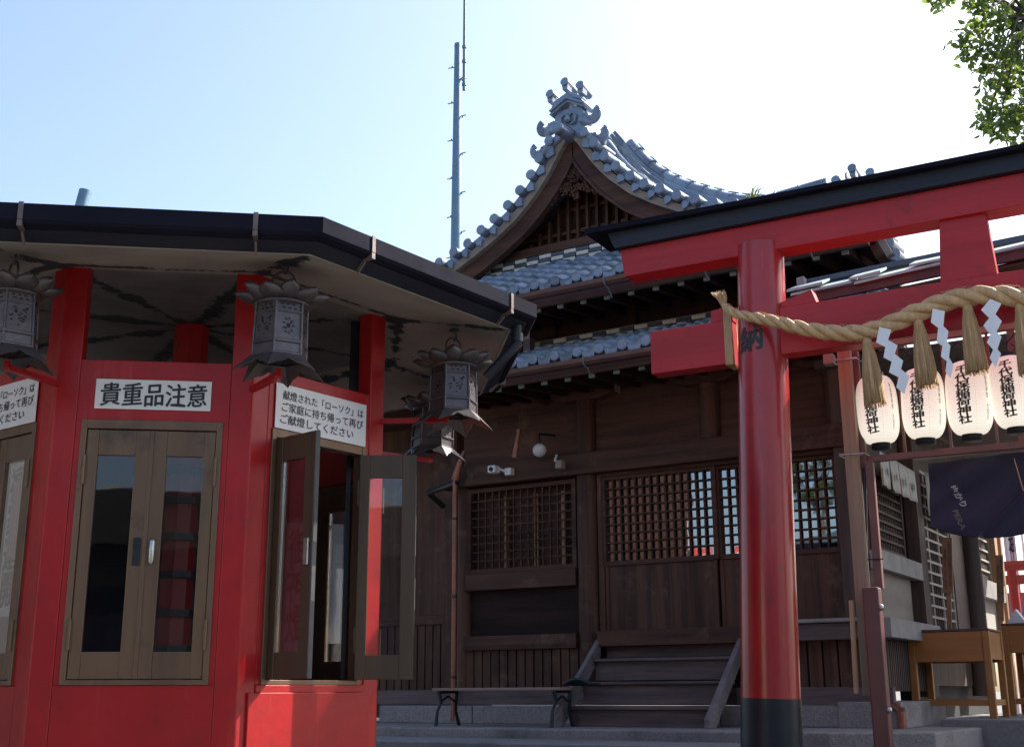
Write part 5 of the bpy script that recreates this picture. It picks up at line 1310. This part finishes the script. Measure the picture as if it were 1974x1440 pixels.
o = MB().box(c.x - .35, c.x + 3, FY + .9, FY + .96, c.z + .0, c.z + .22).build('red_rail', mat('salmon_rail', (.5, .16, .11), bump=0)); place(o, H); tag(o, 'salmon red rail above the blue grey screen', 'rail')

# ================================================================ mast and aerial behind
def wpix(px, py, y): return W.pix(px, py, y=y)
MY = 24
ms = thing('utility_mast', 'tall pale blue grey mast with climbing pegs rising behind the kiosk roof', 'mast', W, (wpix(879, 490, MY).x, MY, 0))
bx = wpix(880, 490, MY).x
top = wpix(880.5, 85, MY); mid = wpix(884, 500, MY)
dxdz = (top.x - mid.x) / (top.z - mid.z)
m = MB(); m.tube([((0 - z * 0), 0, z) for z in (0, mid.z, top.z)], [.16, .118, .070], 16); m.build('shaft', CONC, ms)
for py in (124, 165, 490, 90): z = wpix(882, py, MY).z; m = MB(); m.tube([(0, 0, z - .02), (0, 0, z + .02)], .074 + .03 * (py - 85) / 400, 16); m.build('collar', CONC, ms)
for s_, pys in ((-1, (131, 199, 271, 344, 418, 496)), (1, (157, 227, 299, 374, 450))):
    for py in pys:
        z = wpix(882, py, MY).z; m = MB(); m.tube([(0, -.02, z), (s_ * .20, -.04, z + .04 * s_)], .012, 6); m.tube([(s_ * .10, -.03, z - .0), (s_ * .13, -.03, z + .0)], .02, 6); m.build('peg', CONC, ms)
ae = thing('aerial_rod', 'thin aerial rod running up out of the photo beside the mast', 'aerial', W, (wpix(895, 100, MY - .2).x, MY - .2, 0))
t_ = wpix(890, -60, MY - .2); b_ = wpix(892, 175, MY - .2)
m = MB(); m.tube([(0, 0, b_.z), (0, 0, t_.z + 1)], [.034, .022], 8); m.build('rod', mat('aerial_green', (.12, .20, .19), bump=0), ae)
for py in (100, 128, 172): z = wpix(891, py, MY).z; m = MB(); m.tube([(0, 0, z - .03), (0, 0, z + .03)], .05, 8); m.build('clamp', CONC, ae)
m = MB(); z = wpix(891, 157, MY).z; m.tube([(0, 0, z), (-.12, .15, z)], .015, 6); m.build('arm', CONC, ae)

# ================================================================ tree at the upper right
def leafmat():
    m, N, L, P = newmat('evergreen_leaf')
    oi = N.new('ShaderNodeObjectInfo'); f = noise(N, L, 6, 3, .6); f2 = noise(N, L, 40, 1, .5)
    c = mixc(N, L, ramp(N, L, f2, .35, .65), (.04, .09, .025), (.11, .16, .035))
    c = mixc(N, L, ramp(N, L, f, .58, .74), c, (.24, .24, .045))
    L.new(c, P.inputs['Base Color']); P.inputs['Roughness'].default_value = .35
    tl = N.new('ShaderNodeBsdfTranslucent'); L.new(mixc(N, L, ramp(N, L, f2, .3, .7), (.12, .22, .04), (.30, .36, .06)), tl.inputs[0])
    mx = N.new('ShaderNodeMixShader'); mx.inputs[0].default_value = .45; L.new(P.outputs[0], mx.inputs[1]); L.new(tl.outputs[0], mx.inputs[2]); L.new(mx.outputs[0], N['Material Output'].inputs[0])
    return m
LEAF = leafmat()
tc_ = W.pix(2105, 40, y=12.0)
tr = thing('evergreen_tree', 'leafy evergreen tree whose branches enter at the upper right corner', 'tree', W, (tc_.x + .6, 12.4, 0))
rnd = random.Random(11)
m = MB(); m.tube([(0, 0, 0), (.05, -.05, 2), (-.05, 0, 4), (-.2, -.1, 6), (-.3, -.2, tc_.z + .8)], [.24, .19, .15, .10, .03], 12); m.build('trunk', mat('bark', (.10, .075, .055), (.06, .045, .035), .8, scale=8, bump=.6, stretch=Z_GRAIN), tr)
O = Vector((tc_.x + .6, 12.4, 0))
twigs = []
def sprig(px, py, y): return W.pix(px, py, y=y) - O
tips = []
for (px, py) in ((1850, 75), (1862, 95), (1878, 60), (1888, 100), (1895, 25), (1900, 130), (1905, 160), (1915, 85), (1920, 50), (1930, 120), (1935, 20), (1940, 170), (1945, 90), (1950, 140), (1960, 50), (1965, 110), (1970, 170), (1895, 205), (1908, 220), (1900, 240), (1930, 215), (1925, 245), (1940, 250), (1950, 230), (1965, 215), (1970, 255), (1985, 140), (1990, 60), (1990, 220), (1960, 10), (1900, -10), (1870, 10), (1800, -4), (1818, -3)):
    tips.append(sprig(px, py, 12.0 + rnd.uniform(-.35, .35)))
for k in range(120):
    a = rnd.uniform(0, 2 * pi); b = rnd.uniform(-1, 1); r = rnd.uniform(.5, 1) ** .5 * 1.25
    p = Vector((r * sqrt(1 - b * b) * cos(a), r * sqrt(1 - b * b) * sin(a), tc_.z + .1 + 1.15 * r * b))
    # keep the sky that the photo shows free of leaves
    v = (p + O) - CAMP; X = 987 + FPX * v.dot(RIGHT) / v.dot(F0); Y = 720 - FPX * v.dot(UP) / v.dot(F0)
    if X > 2000: tips.append(p)
br = MB(); lf = MB()
hub = []
for k in range(11):
    a = 2 * pi * k / 11 + .3; st_ = Vector((-.05 - .02 * k, -.05, tc_.z - 1.6 + .17 * k)); r = rnd.uniform(.6, .95)
    en = Vector((-.25 + r * cos(a), -.15 + r * sin(a), tc_.z - .6 + .16 * k + rnd.uniform(-.1, .25))); md = st_.lerp(en, .5) + Vector((0, 0, .12))
    br.tube([st_, md, en], [.05, .032, .014], 6); hub += [md, en]
for t in tips:
    h_ = min(hub, key=lambda q: (q - t).length); midp = h_.lerp(t, .55) + Vector((0, 0, .18))
    br.tube([h_, midp, t], [.022, .012, .003], 5)
    for j in range(42):
        s_ = 0; c = t + Vector((rnd.gauss(0, .065), rnd.gauss(0, .085), rnd.gauss(0, .065) - .02))
        if j % 5 == 0: c = midp.lerp(t, rnd.uniform(.5, 1)) + Vector((rnd.gauss(0, .05), rnd.gauss(0, .05), rnd.gauss(0, .05)))
        d = Vector((rnd.uniform(-1, 1), rnd.uniform(-1, 1), rnd.uniform(-1.3, .5))).normalized(); s2 = d.cross(Vector((rnd.uniform(-1, 1), rnd.uniform(-1, 1), rnd.uniform(-1, 1)))).normalized()
        l_ = rnd.uniform(.075, .125); w_ = l_ * .27; n_ = d.cross(s2) * l_ * .10
        lf.add([c, c + d * l_ * .35 + s2 * w_ * .9 + n_, c + d * l_ * .7 + s2 * w_ * .7 + n_, c + d * l_, c + d * l_ * .7 - s2 * w_ * .7 + n_, c + d * l_ * .35 - s2 * w_ * .9 + n_, c + d * l_ * .5], [(0, 1, 6, 5), (1, 2, 6), (2, 3, 4, 6), (4, 5, 6)], True)
br.build('branch', mat('twig', (.10, .075, .05), (.07, .05, .04), .8, bump=.2), tr); lf.build('crown', LEAF, tr)
# tuft of grass on the roof
p = H.pix(1452, 388, y=.45)
m = MB(); rnd = random.Random(2)
for k in range(16):
    dx = rnd.uniform(-.12, .10); h_ = rnd.uniform(.07, .17); o_ = Vector((rnd.uniform(-.03, .03), rnd.uniform(-.03, .03), 0))
    m.tube([o_, o_ + Vector((dx * .5, 0, h_ * .7)), o_ + Vector((dx, .02, h_))], [.007, .006, .001], 4)
o = m.build('grass_tuft', mat('grass_blade', (.25, .30, .04), (.2, .25, .03), .6, bump=0)); place(o, H, tuple(p)); tag(o, 'tuft of yellow green grass growing on the tiled roof', 'grass tuft')

# ================================================================ street behind the camera mirrored in the glass, and added light blocks
def shop(name, label, x, y, w_, d_, h_, mt, rot, roofm=None):
    t = thing(name, label, 'building', W, (x, y, 0), rot=rot)
    B(-w_ / 2, w_ / 2, -d_ / 2, d_ / 2, 0, h_).build('wall', mt, t)
    m = MB(); m.prism([(-w_ / 2 - .6, h_ - .1), (w_ / 2 + .6, h_ - .1), (w_ / 2 - .5, h_ + .8), (-w_ / 2 + .5, h_ + .8)], -d_ / 2 - .6, d_ / 2 + .6); m.build('roof', roofm or TILED, t)
    m = MB(); 
    for k in range(3): m.box(-w_ / 2 + .6 + k * w_ / 3, -w_ / 2 + .6 + k * w_ / 3 + 1.4, d_ / 2 + .01, d_ / 2 + .04, .1, 2.2)
    m.build('shutter', DARKMETAL, t)
CREAM = mat('cream_cladding', (.50, .46, .34), (.42, .39, .29), .7, scale=4)
CHAR = mat('charred_wood', (.012, .010, .010), bump=0)
shop('shop_building', 'dark timber shop behind the photographer, seen only in the kiosk glass', -2.2, -13, 9, 5, 2.9, CHAR, 0, CHAR)
shop('shade_block', 'unseen grey block added outside the right edge to shade the offering tables', 12, 13.5, 4, 4, 8.5, WOODG, 0)  # block added out of view to cast shade on tables and side platform
shop('sky_block_hall', 'dark block added far behind left to keep sky reflections off the hall windows', -29, -3.2, 5, 12, 15, WOOD, radians(-0))  # unseen block added to darken what the left hall windows mirror
def mirrored(px, py, yy=-10.42):      # where the front pane shows a point of the shop wall
    P = K.wor(K.pix(px, py, y=-AP + .01)); d = ray(px, py).normalized(); n_ = -K.n; r = d - 2 * d.dot(n_) * n_; return P + r * ((yy - P.y) / r.y)
c0 = mirrored(188, 935); c1 = mirrored(226, 1040)
o = B(min(c0.x, c1.x), max(c0.x, c1.x), -10.46, -10.40, c1.z, c0.z).build('cladding_panel', CREAM); tag(o, 'cream ribbed panel on the dark shop front behind the photographer', 'panel')
shop('shop_building', 'low dark shop behind the photographer to the right', 8, -15, 9, 5, 3.0, WOOD, radians(-15))
shop('shop_building', 'second cream shop behind the photographer far to the left', -13, -10, 8, 5, 4.0, CREAM, radians(25))

BN = mat('banner_cloth_far', (.8, .8, .8), (.74, .74, .74), .8, bump=0); RB = mat('banner_red', (.6, .05, .04), bump=0)
for k in range(7):
    t = thing('tall_banner', 'tall white banner with a red head behind the photographer, mirrored in window glass', 'banner', W, (-13.2 - k * .72, -7.6 + .82 * k, 0), rot=radians(-48), group='white banners behind the photographer')
    B(0, .55, 0, .01, 1.4, 4.25).build('cloth', BN, t); B(0, .55, 0, .012, 4.25, 4.5).build('head', RB, t); MB().tube([(-.04, 0, 0), (-.04, 0, 5.6)], .02, 6).build('pole', WHITE, t)

shop('sky_block_kiosk', 'dark block added far left to keep sky reflections out of the left kiosk window', -22, 6, 4, 14, 9, CHAR, 0)  # added out of view so the left kiosk pane mirrors no bright sky

o = copy_tree(tr); o.location = (-19.5, -9.0, 0); o.rotation_euler.z = radians(120); o['label'] = 'evergreen tree behind the photographer, mirrored green in the right hall window'
